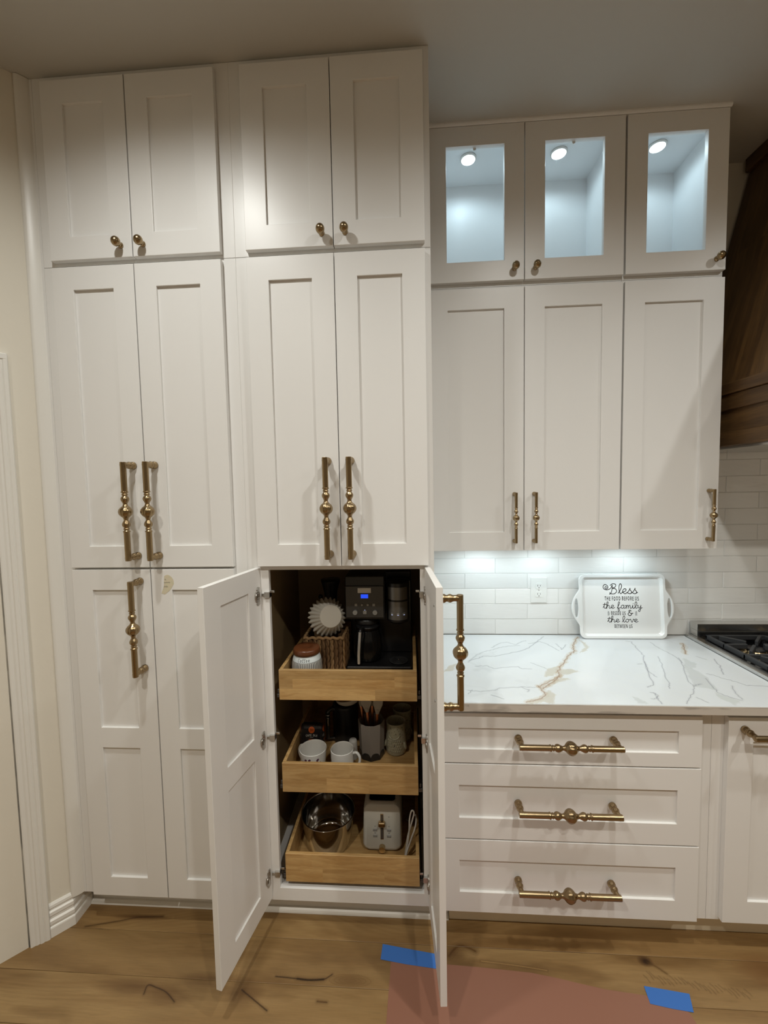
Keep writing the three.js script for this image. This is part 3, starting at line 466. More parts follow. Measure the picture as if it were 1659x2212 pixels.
{
  const c = thing('wall_cabinet', 'white two-door wall cabinet with two short brass handles above the outlet', 'cabinet');
  part('face_frame', slab(rectShape(1.3225, 2.0930, 1.3855, 2.463, [[1.35, 2.06, 1.42, 2.42]]), 0.019, WF0, 0.0008), M.paint, c);
  box(c, 1.3235, 2.0925, 1.392, 2.463, -0.622, WF1 - 0.0004);
  for (const [a, b, kx] of [[1.3222, 1.7073 - G, 0.345], [1.7073 + G, 2.0902, 0.0385]]) { const d = closed(c, 'door', a, b, 1.3849, 2.4502, WZ, [[1.463, 2.369]], 0.079); pull(d, kx, 1.523 - 1.3849, { size: 0.605 }); }
  puck(c, 1.57, 1.3918, -0.468, PUCK_UNDER); puck(c, 1.86, 1.3918, -0.468, PUCK_UNDER);
}
{
  const c = thing('wall_cabinet', 'white single-door wall cabinet next to the wooden hood, hood shadow across its door', 'cabinet');
  part('face_frame', slab(rectShape(2.0940, 2.4765, 1.3855, 2.463, [[2.13, 2.44, 1.42, 2.42]]), 0.019, WF0, 0.0008), M.paint, c);
  box(c, 2.0945, 2.4755, 1.392, 2.463, -0.622, WF1 - 0.0004);
  const d = closed(c, 'door', 2.0975, 2.4730, 1.3849, 2.4502, WZ, [[1.463, 2.367]], 0.0775); pull(d, 0.3375, 1.523 - 1.3849, { size: 0.605 });
  puck(c, 2.24, 1.3918, -0.468, PUCK_UNDER);
}
// ---------------------------------------------------------------- base cabinets
{
  const c = thing('drawer_cabinet', 'white base cabinet of three drawers with long horizontal brass handles', 'cabinet');
  part('face_frame', slab(rectShape(1.3185, 2.2615, 0.107, 0.8815, [[1.34, 2.19, 0.15, 0.84]]), 0.019, F0, 0.0008), M.paint, c);
  box(c, 1.3195, 2.2605, 0.107, 0.8815, -0.62, F1 - 0.0004);
  for (const [y0, y1, p0, p1, hy] of [[0.6795, 0.8613, 0.730, 0.807, 0.775], [0.3965, 0.6745, 0.4745, 0.596, 0.5365], [0.1157, 0.3915, 0.1925, 0.3135, 0.249]]) { const d = closed(c, 'drawer', 1.31 + 0.009, 2.2187, y0, y1, 0, [[p0, p1]], 0.0765); d.position.x = 1.319; pull(d, 1.7625 - 1.319, hy - y0, { flat: true }); }
}
{
  const c = thing('base_cabinet', 'white base cabinet under the gas cooktop with a wide drawer front', 'cabinet');
  part('face_frame', slab(rectShape(2.2625, 3.75, 0.107, 0.8815, [[2.33, 3.7, 0.15, 0.84]]), 0.019, F0, 0.0008), M.paint, c);
  box(c, 2.2635, 3.749, 0.107, 0.8815, -0.62, F1 - 0.0004);
  const d = closed(c, 'drawer', 2.303, 3.1, 0.118, 0.8600, 0, [[0.199, 0.775]], 0.081); pull(d, 2.514 - 2.303, 0.82 - 0.118, { flat: true });
  closed(c, 'door', 3.104, 3.708, 0.118, 0.8600, 0, [[0.199, 0.775]], 0.081);
}
// ---------------------------------------------------------------- countertop and cooktop
{
  const s = new THREE.Shape(); s.moveTo(1.3185, -0.0284); s.lineTo(3.8, -0.0284); s.lineTo(3.8, 0.6255); s.lineTo(1.3185, 0.6255); s.closePath();
  const h = new THREE.Path(); h.moveTo(2.5500, 0.04); h.lineTo(3.462, 0.04); h.lineTo(3.462, 0.6175); h.lineTo(2.5500, 0.6175); h.closePath(); s.holes.push(h);
  let g = new THREE.ExtrudeGeometry(s, { depth: 0.032 - 0.004, bevelEnabled: true, bevelThickness: 0.002, bevelSize: 0.002, bevelOffset: -0.002, bevelSegments: 2 }); g.rotateX(-Math.PI / 2); g.translate(0, 0.882 + 0.002, 0);
  g = clean(g); const p = g.attributes.position, uv = new Float32Array(p.count * 2);
  for (let i = 0; i < p.count; i++) { uv[2 * i] = (p.getX(i) - MB.x) / MB.w; uv[2 * i + 1] = (p.getZ(i) + (0.914 - p.getY(i)) * 1.0 - MB.z) / MB.h; }
  g.setAttribute('uv', new THREE.BufferAttribute(uv, 2));
  const c = thing('countertop', 'white marble-look countertop with tan and grey veins over the drawers', 'countertop'); part('slab', g, M.marble, c);
  part('front_edge', boxUV(bb(1.3190, 3.7995, 0.8830, 0.9115, 0.0278, 0.0292, 0.0006), 0.7, 22), M.edge, c);
}
{
  const c = thing('cooktop', 'black and stainless gas cooktop with cast iron grates set into the countertop', 'cooktop', [0, 0, 0]);
  part('trim_frame', slab(rectShape(2.5525, 3.4595, 0.0425, 0.6150, [[2.585, 3.427, 0.085, 0.592]]), 0.044, 0, 0.002).rotateX(-Math.PI / 2).translate(0, 0.928, 0), M.steel, c);
  part('burner_pan', bb(2.5855, 3.4265, 0.886, 0.905, -0.5915, -0.0855), M.blackGloss, c);
  part('back_guard', [bb(2.574, 3.44, 0.9285, 0.957, -0.6135, -0.566, 0.0015), bb(2.572, 3.442, 0.958, 0.990, -0.6145, -0.563, 0.0015)], M.steel, c);
  const bar = (x0, x1, z0, z1) => bb(x0, x1, 0.925, 0.946, z0, z1, 0.003);
  for (let k = 0; k < 3; k++) {
    const a = 2.598 + 0.272 * k, b = a + 0.264, z0 = -0.548, z1 = -0.1, gr = [bar(a, a + 0.013, z0, z1), bar(b - 0.013, b, z0, z1), bar(a, b, z0, z0 + 0.013), bar(a, b, z1 - 0.013, z1), bar(a, b, -0.33, -0.317)];
    for (const zc of [-0.435, -0.21]) { for (let q = 0; q < 4; q++) { const an = q * Math.PI / 2 + Math.PI / 4, f = bb(0.03, 0.125, 0.928, 0.951, -0.006, 0.006, 0.003); f.rotateY(an); f.translate((a + b) / 2, 0, zc); gr.push(f); } gr.push(bar(a, (a + b) / 2 - 0.035, zc - 0.006, zc + 0.006), bar((a + b) / 2 + 0.035, b, zc - 0.006, zc + 0.006)); }
    for (const [x, z] of [[a, z0], [b - 0.013, z0], [a, z1 - 0.013], [b - 0.013, z1 - 0.013]]) gr.push(bb(x, x + 0.013, 0.9052, 0.93, z, z + 0.013));
    part('grate', gr, M.iron, c);
    for (const zc of [-0.435, -0.21]) { const u = grp('burner', c, [(a + b) / 2, 0.9052, zc]); part('burner_ring', lathe([[0, 0], [0.05, 0], [0.05, 0.004], [0.04, 0.008], [0.04, 0.014], [0.036, 0.016], [0, 0.016]], 32), M.brassBright, u); part('burner_cap', lathe([[0, 0.016], [0.034, 0.016], [0.036, 0.019], [0.033, 0.023], [0, 0.024]], 32), M.black, u); }
  }
}
// ---------------------------------------------------------------- range hood
{
  const h = thing('range_hood', 'dark stained wooden range hood with sloping sides and stepped mouldings', 'range hood');
  const xl = 2.535, xr = 3.475, zf = 0.03, zb = -0.6165;
  const wood = (g, k = 0, turn = false) => boxUV(g, 1.4, 2.2, turn, [k, k * 0.7]);
  part('apron', wood(bb(xl, xr, 1.806, 2.0, zb, zf)), M.hood, h);
  const ring = (y0, y1, o) => wood(bb(xl - o, xr + o, y0, y1, zb, zf + o, 0.003), y0);
  part('moulding', ring(1.8, 1.856, 0.008), M.hood, h); part('moulding', [ring(1.944, 2.005, 0.009), ring(2.006, 2.05, 0.018)], M.hood, h);
  const A = [[xl, 2.05, zb], [xl, 2.05, zf], [xr, 2.05, zf], [xr, 2.05, zb]], T = [[2.775, 3.03, zb], [2.775, 3.03, -0.37], [3.235, 3.03, -0.37], [3.235, 3.03, zb]];
  const pos = [], q = (a, b, c, d) => pos.push(...a, ...b, ...c, ...a, ...c, ...d);
  for (let i = 0; i < 4; i++) { const j = (i + 1) % 4; q(A[i], A[j], T[j], T[i]); } q(T[0], T[1], T[2], T[3]); q(A[3], A[2], A[1], A[0]);
  let g = new THREE.BufferGeometry(); g.setAttribute('position', new THREE.Float32BufferAttribute(pos, 3)); g.computeVertexNormals(); g.setAttribute('uv', new THREE.Float32BufferAttribute(new Float32Array(pos.length / 3 * 2), 2));
  part('tapered_body', wood(g, 0.3, true), M.hood, h);
  part('crown', wood(bb(2.755, 3.255, 3.03, CEIL - 0.001, zb, -0.345, 0.004), 0.5), M.hood, h);
  part('liner', bb(xl + 0.02, xr - 0.02, 1.789, 1.806, zb, zf - 0.03, 0.002), M.steel, h);
}
// ---------------------------------------------------------------- outlet
{
  const o = thing('power_outlet', 'white double power outlet plate on the tiled backsplash', 'outlet', [1.862, 1.139, BACK + 0.0022]);
  part('cover_plate', new RoundedBoxGeometry(0.078, 0.126, 0.006, 3, 0.0025).translate(0, 0, 0.002), M.plate, o);
  for (const y of [0.0205, -0.0205]) {
    const s = part('socket', slab(rectShape(-0.017, 0.017, y - 0.0145, y + 0.0145, [], 0.009), 0.003, 0.0068, 0.0007), M.plate, o);
    part('slot', [bb(-0.0075, -0.0055, y - 0.002, y + 0.0065, 0.0062, 0.0071), bb(0.0055, 0.0075, y - 0.001, y + 0.0055, 0.0062, 0.0071), cyl(0.0024, 0.0009, 14).rotateX(Math.PI / 2).translate(0, y - 0.008, 0.00665)], M.gap, o);
  }
  part('screw', cyl(0.0025, 0.001, 14).rotateX(Math.PI / 2).translate(0, 0, 0.0054), M.greyKey, o);
}
// ---------------------------------------------------------------- serving tray leaning on the tiles
{
  const t = thing('serving_tray', 'white serving tray with a black lettered blessing, leaning against the tiles', 'tray', [2.243, 0.9148, -0.5835]);
  t.rotation.x = -0.105;
  const w = 0.2, h = 0.306, hw = 0.036;
  const s = new THREE.Shape(), ear = (k) => { const y0 = 0.055, y1 = 0.235, X = (d) => k * (w + d); return [[X(0), y0], [X(0.004), y0 + 0.02], [X(hw), y0 + 0.07], [X(hw), y1 - 0.065], [X(0.006), y1 - 0.02], [X(0), y1]]; };
  s.moveTo(-w + 0.028, 0); s.lineTo(w - 0.028, 0); s.absarc(w - 0.028, 0.028, 0.028, -Math.PI / 2, 0); { const e = ear(1); s.lineTo(...e[0]); s.bezierCurveTo(e[1][0], e[1][1], e[2][0], e[2][1] - 0.025, w + hw, 0.145); s.bezierCurveTo(e[3][0], e[3][1] + 0.025, e[4][0], e[4][1], ...e[5]); }
  s.absarc(w - 0.028, h - 0.028, 0.028, 0, Math.PI / 2); s.lineTo(-w + 0.028, h); s.absarc(-w + 0.028, h - 0.028, 0.028, Math.PI / 2, Math.PI); { const e = ear(-1); s.lineTo(...e[5]); s.bezierCurveTo(e[4][0], e[4][1], e[3][0], e[3][1] + 0.025, -w - hw, 0.145); s.bezierCurveTo(e[2][0], e[2][1] - 0.025, e[1][0], e[1][1], ...e[0]); } s.absarc(-w + 0.028, 0.028, 0.028, Math.PI, Math.PI * 1.5);
  const q = rectShape(-w + 0.014, w - 0.014, 0.014, h - 0.014, [], 0.02); s.holes.push(new THREE.Path(q.getPoints(10)));
  for (const k of [-1, 1]) { const p = new THREE.Path(); p.absellipse(k * (w + 0.0145), 0.145, 0.0095, 0.045, 0, Math.PI * 2); s.holes.push(p); }
  part('rim', new THREE.ExtrudeGeometry(s, { depth: 0.005, bevelEnabled: true, bevelThickness: 0.003, bevelSize: 0.003, bevelOffset: -0.003, bevelSegments: 4, curveSegments: 16 }).translate(0, 0, 0.009), M.porcelain, t);
  // sloping well walls
  const rows = [0, 1].map((i) => rectShape(-w + 0.012 + i * 0.01, w - 0.012 - i * 0.01, 0.012 + i * 0.01, h - 0.012 - i * 0.01, [], 0.021).getPoints(10)), pos = [];
  for (let i = 0; i < rows[0].length; i++) { const j = (i + 1) % rows[0].length, a = [rows[0][i].x, rows[0][i].y, 0.0135], b = [rows[0][j].x, rows[0][j].y, 0.0135], c = [rows[1][j].x, rows[1][j].y, 0.002], d = [rows[1][i].x, rows[1][i].y, 0.002]; pos.push(...a, ...b, ...c, ...a, ...c, ...d); }
  const wg = new THREE.BufferGeometry(); wg.setAttribute('position', new THREE.Float32BufferAttribute(pos, 3)); wg.setAttribute('uv', new THREE.Float32BufferAttribute(new Float32Array(pos.length / 3 * 2), 2)); wg.computeVertexNormals();
  part('well_wall', wg, M.porcelain, t);
  const well = slab(rectShape(-w + 0.018, w - 0.018, 0.018, h - 0.018, [], 0.014), 0.004, 0.003, 0.0005), p = well.attributes.position, uv = well.attributes.uv;
  for (let i = 0; i < p.count; i++) uv.setXY(i, (p.getX(i) + w - 0.018) / (2 * w - 0.036), (p.getY(i) - 0.018) / (h - 0.036));
  part('well', well, M.verse, t);
}
// ---------------------------------------------------------------- what stands on the upper tray of the pantry
const T1 = 0.9037, T2 = 0.5502, T3 = 0.1962;
{
  const c = thing('coffee_canister', 'striped white coffee canister with a brown lid at the front of the upper tray', 'canister', [0.830, T1, -0.117]);
  const lab = canvasTex(1024, 256, (g, w, h) => { g.fillStyle = '#c4c2bb'; g.fillRect(0, 0, w, h); g.fillStyle = '#33363a'; const n = 52; for (let i = 0; i < n; i++) g.fillRect((i + 0.3) * w / n, 47, w / n * 0.36, h); g.fillStyle = '#cfd6d6'; g.fillRect(0, 0, w, 42); g.strokeStyle = '#4a4d50'; g.lineWidth = 2.5; g.beginPath(); g.moveTo(0, 44); g.lineTo(w, 44); g.stroke(); g.fillStyle = '#26282b'; g.save(); g.translate(w * 0.25, 37); g.scale(0.95, 1); g.font = 'bold 34px serif'; g.textAlign = 'center'; g.fillText('C o f f e e', 0, 0); g.restore(); });
  const g = lathe([[0.0495, 0.0], [0.053, 0.003], [0.057, 0.02], [0.0585, 0.06], [0.0575, 0.092], [0.053, 0.108], [0.0475, 0.122], [0.046, 0.124]], 64), p = g.attributes.position, uv = g.attributes.uv;
  for (let i = 0; i < p.count; i++) { const a = Math.atan2(p.getZ(i), p.getX(i)); uv.setXY(i, 1 - ((Math.atan2(p.getX(i), p.getZ(i)) / (2 * Math.PI) + 0.5)), clamp(p.getY(i) / 0.124)); }
  // the seam of the label is turned to the back
  for (let i = 0; i < p.count; i++) { const f = uv.getX(i); uv.setX(i, (1.25 - f) % 1.0001); }
  const bodyMat = phy({ map: lab, roughness: 0.3, clearcoat: 0.4, clearcoatRoughness: 0.15 }); lab.wrapS = THREE.RepeatWrapping;
  const n = g.attributes.position.count; const cols = 65, rows = n / cols; for (let i = 0; i < cols; i++) for (let r = 0; r < rows; r++) uv.setX(i * rows + r, i / 64 * 1 + 0.25 - 0.0);
  part('body', g, bodyMat, c);
  part('lid', lathe([[0, 0.124], [0.0455, 0.124], [0.0505, 0.126], [0.0515, 0.134], [0.0505, 0.143], [0.047, 0.148], [0.03, 0.1505], [0.014, 0.1495], [0.012, 0.146], [0, 0.1455]], 48), M.lid, c);
}
{
  const c = thing('woven_basket', 'small woven seagrass basket behind the coffee canister holding paper filters', 'basket', [0.879, T1, -0.262]);
  const W = 0.079, D = 0.07, H = 0.152;
  part('lining', [bb(-W + 0.006, W - 0.006, 0.001, 0.006, -D + 0.006, D - 0.006), bb(-W + 0.004, -W + 0.007, 0.002, H - 0.006, -D + 0.006, D - 0.006), bb(W - 0.007, W - 0.004, 0.002, H - 0.006, -D + 0.006, D - 0.006), bb(-W + 0.006, W - 0.006, 0.002, H - 0.006, D - 0.007, D - 0.004), bb(-W + 0.006, W - 0.006, 0.002, H - 0.006, -D + 0.004, -D + 0.007)], M.weave, c);
  const sides = [];
  for (let i = 0; i < 9; i++) { const x = -W + 0.01 + i * (2 * W - 0.02) / 8; sides.push([x, D, 0], [x, -D, 0]); } for (let i = 0; i < 7; i++) { const z = -D + 0.012 + i * (2 * D - 0.024) / 6; sides.push([W, z, 1], [-W, z, 1]); }
  sides.forEach(([x, z, k], i) => { const st = [0, 1].map((j) => { const pts = []; for (let q = 0; q <= 9; q++) { const a = q * 1.7 + j * Math.PI + i, d = 0.0042; pts.push([x + (k ? 0 : d * Math.sin(a)), 0.004 + q * (H - 0.008) / 9, z + (k ? d * Math.sin(a) : 0) + 0.0 * j]); } return tube(pts.map(([a, b, e]) => k ? [a + Math.sign(x) * 0.003 * Math.cos(i + b * 90 + j * Math.PI), b, e] : [a, b, e + Math.sign(z) * 0.003 * Math.cos(i + b * 90 + j * Math.PI)]), 0.0052, 22, 6); }); part('strand', st, i % 3 ? M.weave : M.weavePale, c); });
  const rim = []; for (let q = 0; q <= 64; q++) { const t = q / 64 * 4, s = Math.floor(t) % 4, f = t - Math.floor(t); const P = [[-W, D], [W, D], [W, -D], [-W, -D], [-W, D]]; rim.push([lerp(P[s][0], P[s + 1][0], f), H + 0.003 * Math.sin(q * 2.2), lerp(P[s][1], P[s + 1][1], f)]); }
  part('rim', tube(rim, 0.0062, 160, 7), M.weavePale, c);
}
{
  const f = thing('coffee_filters', 'stack of fluted white paper coffee filters leaning out of the basket', 'coffee filters', [0.914, 1.148, -0.186]);
  const N = 25, seg = N * 8, prof = [[0.0, 0.0], [0.0425, 0.0], [0.0445, -0.002], [0.056, -0.026], [0.0725, -0.056]];
  const stack = (dz, k) => { const g = lathe(prof.map(([r, y]) => [r + dz * 0.3 * (r > 0.04 ? 1 : 0), y - dz]), seg), p = g.attributes.position; for (let i = 0; i < p.count; i++) { const x = p.getX(i), z = p.getZ(i), r = Math.hypot(x, z), a = Math.atan2(z, x), w = clamp((r - 0.044) / 0.028); const q = 1 + 0.075 * w * Math.cos(N * a + k); p.setX(i, x * q); p.setZ(i, z * q); p.setY(i, p.getY(i) + 0.004 * w * Math.sin(3 * a + 1) ); } g.computeVertexNormals(); return g; };
  const g = [stack(0, 0), stack(0.004, 0.3), stack(0.008, -0.2)]; f.quaternion.setFromUnitVectors(new THREE.Vector3(0, 1, 0), new THREE.Vector3(0.42, 0.30, 0.86).normalize());
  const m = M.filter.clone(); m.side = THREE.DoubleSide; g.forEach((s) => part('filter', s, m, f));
}
{
  const d = thing('flared_jar', 'black flared-top jar standing behind the paper filters', 'jar', [0.873, T1, -0.405]);
  part('body', lathe([[0, 0], [0.042, 0], [0.043, 0.01], [0.040, 0.13], [0.026, 0.2], [0.0255, 0.25], [0.030, 0.29], [0.042, 0.335], [0.0425, 0.345], [0, 0.346]], 40), M.black, d);
  part('crank_knob', new THREE.SphereGeometry(0.0105, 20, 14).translate(-0.045, 0.268, 0.012), M.blackGloss, d); part('crank', tube([[-0.024, 0.25, 0], [-0.036, 0.252, 0.006], [-0.044, 0.262, 0.012]], 0.003, 12, 8), M.black, d);
}
{
  const c = thing('coffee_maker', 'black twin coffee maker with a lit blue clock on the upper tray', 'coffee maker', [0, 0, 0]);
  const y = T1;
  part('base', [bb(0.962, 1.236, y, y + 0.022, -0.47, -0.225, 0.008)], M.black, c);
  part('column', bb(0.966, 1.236, y + 0.022, 1.29, -0.47, -0.375, 0.006), M.black, c);
  part('brew_head', [bb(0.964, 1.127, 1.115, 1.297, -0.375, -0.2455, 0.006), lathe([[0.05, 0], [0.056, 0.035], [0, 0.035]], 32).translate(1.045, 1.085, -0.312)], M.black, c);
  part('serving_head', [lathe([[0, 1.095], [0.040, 1.095], [0.047, 1.105], [0.048, 1.26], [0.044, 1.27], [0, 1.272]], 40).translate(1.1795, 0, -0.292), bb(1.132, 1.232, 1.10, 1.265, -0.375, -0.3)], M.black, c);
  const panel = (name, g, m) => part(name, g, m, c);
  panel('control_panel', new RoundedBoxGeometry(0.156, 0.131, 0.006, 2, 0.002).translate(1.0445, 1.1905, -0.2425), M.darkSteel);
  for (const [y0, y1] of [[1.196, 1.248], [1.112, 1.188]]) panel('steel_band', new THREE.CylinderGeometry(0.0487, 0.0487, y1 - y0, 40, 1, true, -0.95, 1.9).translate(1.1795, (y0 + y1) / 2, -0.292), M.bandSteel);
  panel('name_plate', new RoundedBoxGeometry(0.055, 0.021, 0.003, 2, 0.0012).translate(1.0445, 1.2385, -0.2385), M.satin);
  panel('clock_screen', bb(1.0295, 1.0595, 1.206, 1.222, -0.2396, -0.2385), M.lcd);
  for (const x of [1.009, 1.0825]) panel('button', bb(x - 0.0055, x + 0.0055, 1.1735, 1.1845, -0.2398, -0.2365, 0.001), M.greyKey);
  for (const x of [1.0335, 1.0575]) panel('button', cyl(0.0042, 0.004, 18).rotateX(Math.PI / 2).translate(x, 1.1785, -0.2385), M.greyKey);
  for (const x of [1.005, 1.087]) panel('dial', [cyl(0.0095, 0.009, 24).rotateX(Math.PI / 2).translate(x, 1.148, -0.235), bb(x - 0.0012, x + 0.0012, 1.14, 1.156, -0.2345, -0.2295)], M.greyKey);
  panel('button', bb(1.0372, 1.0522, 1.1405, 1.1545, -0.2398, -0.236, 0.001), M.greyKey); panel('indicator', bb(1.0432, 1.0462, 1.1555, 1.158, -0.2398, -0.2375), M.led);
  for (const a of [-0.48, 0.03, 0.55]) { const g = merge([bb(-0.0055, 0.0055, -0.0055, 0.0055, -0.001, 0.0012, 0.0008)]); g.translate(0, 0, 0.0492); g.rotateY(a); panel('button', g.translate(1.1795, 1.137, -0.292), M.greyKey); const e = bb(-0.003, 0.003, -0.0045, -0.0015, 0.0008, 0.0016).translate(0, 0, 0.0492); e.rotateY(a); panel('indicator', e.translate(1.1795, 1.137, -0.292), M.led); }
  panel('drip_grille', [lathe([[0, 0], [0.04, 0], [0.04, 0.004], [0.037, 0.005], [0.036, 0.003], [0, 0.003]], 36), new THREE.TorusGeometry(0.026, 0.0012, 6, 32).rotateX(Math.PI / 2).translate(0, 0.0035, 0), new THREE.TorusGeometry(0.014, 0.0012, 6, 28).rotateX(Math.PI / 2).translate(0, 0.0035, 0)].map((g) => g.translate(1.1795, y + 0.0222, -0.283)), M.iron);
  panel('drip_screw', new THREE.SphereGeometry(0.003, 12, 8).translate(1.1795, y + 0.0275, -0.283), M.chrome);
  const k = grp('carafe', c, [1.048, y + 0.0222, -0.308]);
  part('carafe_glass', lathe([[0, 0], [0.05, 0], [0.059, 0.01], [0.062, 0.05], [0.058, 0.1], [0.048, 0.128], [0.05, 0.134], [0, 0.135]], 44), M.smoke, k);
  part('carafe_lid', lathe([[0, 0.135], [0.051, 0.135], [0.05, 0.155], [0, 0.157]], 40), M.black, k);
  part('carafe_handle', tube([[-0.012, 0.145, 0.045], [-0.02, 0.152, 0.072], [-0.0225, 0.145, 0.082], [-0.026, 0.1, 0.083], [-0.030, 0.05, 0.079], [-0.031, 0.008, 0.074]], 0.0078, 40, 12), M.black, k);
  part('handle_inlay', tube([[-0.0228, 0.146, 0.0875], [-0.0265, 0.1, 0.0885], [-0.0305, 0.05, 0.0845], [-0.0315, 0.01, 0.0795]], 0.0062, 30, 10), M.satin, k);
}
// ---------------------------------------------------------------- middle tray
const printTex = (draw) => canvasTex(1024, 384, (g, w, h) => { g.fillStyle = '#d0cec8'; g.fillRect(0, 0, w, h); draw(g, w, h); });
function mugGeo(rt, rb, h) { return lathe([[0, 0.0], [rb - 0.003, 0.0], [rb, 0.003], [lerp(rb, rt, 0.5) + 0.001, h * 0.5], [rt, h - 0.002], [rt - 0.0012, h], [rt - 0.003, h - 0.001], [rt - 0.0042, h - 0.006], [lerp(rb, rt, 0.5) - 0.003, h * 0.5], [rb - 0.004, 0.009], [0, 0.007]], 56); }
function mug(label, at, turn, rt, rb, h, tex) {
  const m = thing('mug', label, 'mug', at, turn), g = mugGeo(rt, rb, h), p = g.attributes.position, uv = g.attributes.uv, cols = 57, rows = p.count / cols;
  for (let i = 0; i < cols; i++) for (let r = 0; r < rows; r++) uv.setXY(i * rows + r, i / 56, r > 5 ? 0.02 : clamp(p.getY(i * rows + r) / h));
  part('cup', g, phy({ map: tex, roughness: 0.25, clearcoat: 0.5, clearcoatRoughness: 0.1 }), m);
  const a = rb + (rt - rb) * 0.25 - 0.002, b = rb + (rt - rb) * 0.82 - 0.002;
  part('handle', tube([[b, h * 0.82, 0], [b + 0.014, h * 0.86, 0], [b + 0.026, h * 0.7, 0], [b + 0.026, h * 0.45, 0], [a + 0.016, h * 0.24, 0], [a, h * 0.24, 0]], 0.0052, 40, 10).scale(1, 1, 1.25), M.mugWhite, m);
}
mug('white mug with dark purple figures and its handle beside the tray wall', [0.842, T2, -0.121], Math.PI - 0.55, 0.0535, 0.041, 0.094, printTex((g, w, h) => {
  g.strokeStyle = g.fillStyle = '#5a3a4c'; g.lineWidth = 9; const o = w * 0.53; for (const [x, y] of [[0, 70], [50, 60], [95, 110], [150, 70], [-50, 120]]) { g.beginPath(); g.ellipse(o + x, y + 20, 16, 24, 0.4, 0, 7); g.fill(); smooth(g, [[o + x, y + 40], [o + x + 18, y + 90], [o + x - 8, y + 150], [o + x + 20, y + 210]]); g.stroke(); smooth(g, [[o + x - 30, y + 80], [o + x + 8, y + 90], [o + x + 44, y + 60]]); g.stroke(); }
}));
mug('white mug with a yellow pot print in front of the utensil crock', [0.957, T2, -0.121], -0.1, 0.0455, 0.041, 0.094, printTex((g, w, h) => {
  const o = w * 0.74; g.fillStyle = '#b79a2a'; g.fillRect(o - 34, 120, 68, 90); g.strokeStyle = g.fillStyle = '#3a352c'; g.lineWidth = 6; for (let k = -2; k < 3; k++) { smooth(g, [[o + k * 12, 120], [o + k * 22, 80], [o + k * 34, 52]]); g.stroke(); g.beginPath(); g.ellipse(o + k * 34, 50, 15, 8, k * 0.4, 0, 7); g.fill(); }
  for (const [x, y] of [[-110, 150], [-80, 190], [100, 150], [-140, 120]]) { g.beginPath(); g.ellipse(o + x, y, 24, 9, 0.7, 0, 7); g.fill(); smooth(g, [[o + x, y], [o + x + 20, y + 40], [o + x + 36, y + 80]]); g.stroke(); }
}));
{
  const h = thing('utensil_crock', 'grey faceted utensil crock with a black scalloped foot on the middle tray', 'utensil crock', [1.063, T2, -0.226], Math.PI / 8);
  const N = 8, ring = (r, y, up) => { const o = []; for (let i = 0; i < N; i++) for (let k = 0; k < 6; k++) { const a = (i + k / 6) * 2 * Math.PI / N, b = (k / 6 - 0.5) * 2 * Math.PI / N, q = r * Math.cos(Math.PI / N) / Math.cos(b); o.push([q * Math.sin(a + Math.PI / N), y + up(k / 6), q * Math.cos(a + Math.PI / N)]); } return o; };
  const loft = (R) => { const pos = [], n = R[0].length; for (let j = 0; j + 1 < R.length; j++) for (let i = 0; i < n; i++) { const k = (i + 1) % n; pos.push(...R[j][i], ...R[j][k], ...R[j + 1][k], ...R[j][i], ...R[j + 1][k], ...R[j + 1][i]); } const g = new THREE.BufferGeometry(); g.setAttribute('position', new THREE.Float32BufferAttribute(pos, 3)); g.setAttribute('uv', new THREE.Float32BufferAttribute(new Float32Array(pos.length / 3 * 2), 2)); g.computeVertexNormals(); return g; };
  const flat = () => 0, tip = (t) => 0.004 * Math.abs(2 * t - 1), arc = (t) => 0.0 + 0.014 * Math.sqrt(Math.max(0, 1 - (2 * t - 1) ** 2));
  part('body', loft([ring(0.050, 0.018, flat), ring(0.0555, 0.147, tip), ring(0.053, 0.148, tip), ring(0.048, 0.02, flat), ring(0.0002, 0.02, flat)]), M.taupe, h);
  part('foot', loft([ring(0.0002, 0, flat), ring(0.049, 0, flat), ring(0.0525, 0.004, flat), ring(0.0525, 0.018, arc), ring(0.0508, 0.018, arc)]), M.black, h);
}
const utensil = (label, foot, top, headLen, w, shape) => {
  const u = thing(shape === 'ladle' ? 'ladle' : 'spatula', label, shape === 'ladle' ? 'ladle' : 'kitchen utensil', foot), d = new THREE.Vector3(top[0] - foot[0], top[1] - foot[1], top[2] - foot[2]), L = d.length(); u.quaternion.setFromUnitVectors(new THREE.Vector3(0, 1, 0), d.normalize());
  part('handle', lathe([[0, 0], [0.005, 0.001], [0.0072, 0.01], [0.0062, L - 0.01], [0.0062, L], [0, L]], 16), M.copper, u);
  if (shape === 'ladle') part('head', [lathe([[0.003, 0], [0.006, 0.0], [0.0075, 0.03], [0.003, 0.034]], 16).translate(0, L - 0.012, 0), new THREE.SphereGeometry(0.045, 32, 16, 0, Math.PI * 2, Math.PI / 2, Math.PI / 2).scale(1.15, 0.7, 0.9).translate(-0.05, L + 0.035, 0.0)], M.cream, u);
  else { const s = new THREE.Shape(); s.moveTo(-0.006, 0); s.lineTo(0.006, 0); s.quadraticCurveTo(w * 0.5, 0.012, w, 0.035); s.lineTo(w, headLen - 0.012); s.quadraticCurveTo(w, headLen, w - 0.012, headLen); s.lineTo(-w + 0.012, headLen); s.quadraticCurveTo(-w, headLen, -w, headLen - 0.012); s.lineTo(-w, 0.035); s.quadraticCurveTo(-w * 0.5, 0.012, -0.006, 0); part('head', [new THREE.ExtrudeGeometry(s, { depth: 0.006, bevelEnabled: true, bevelThickness: 0.002, bevelSize: 0.002, bevelSegments: 2 }).translate(0, L - 0.006, -0.003), cyl(0.0076, 0.018, 16).translate(0, L - 0.002, 0)], M.cream, u); }
};
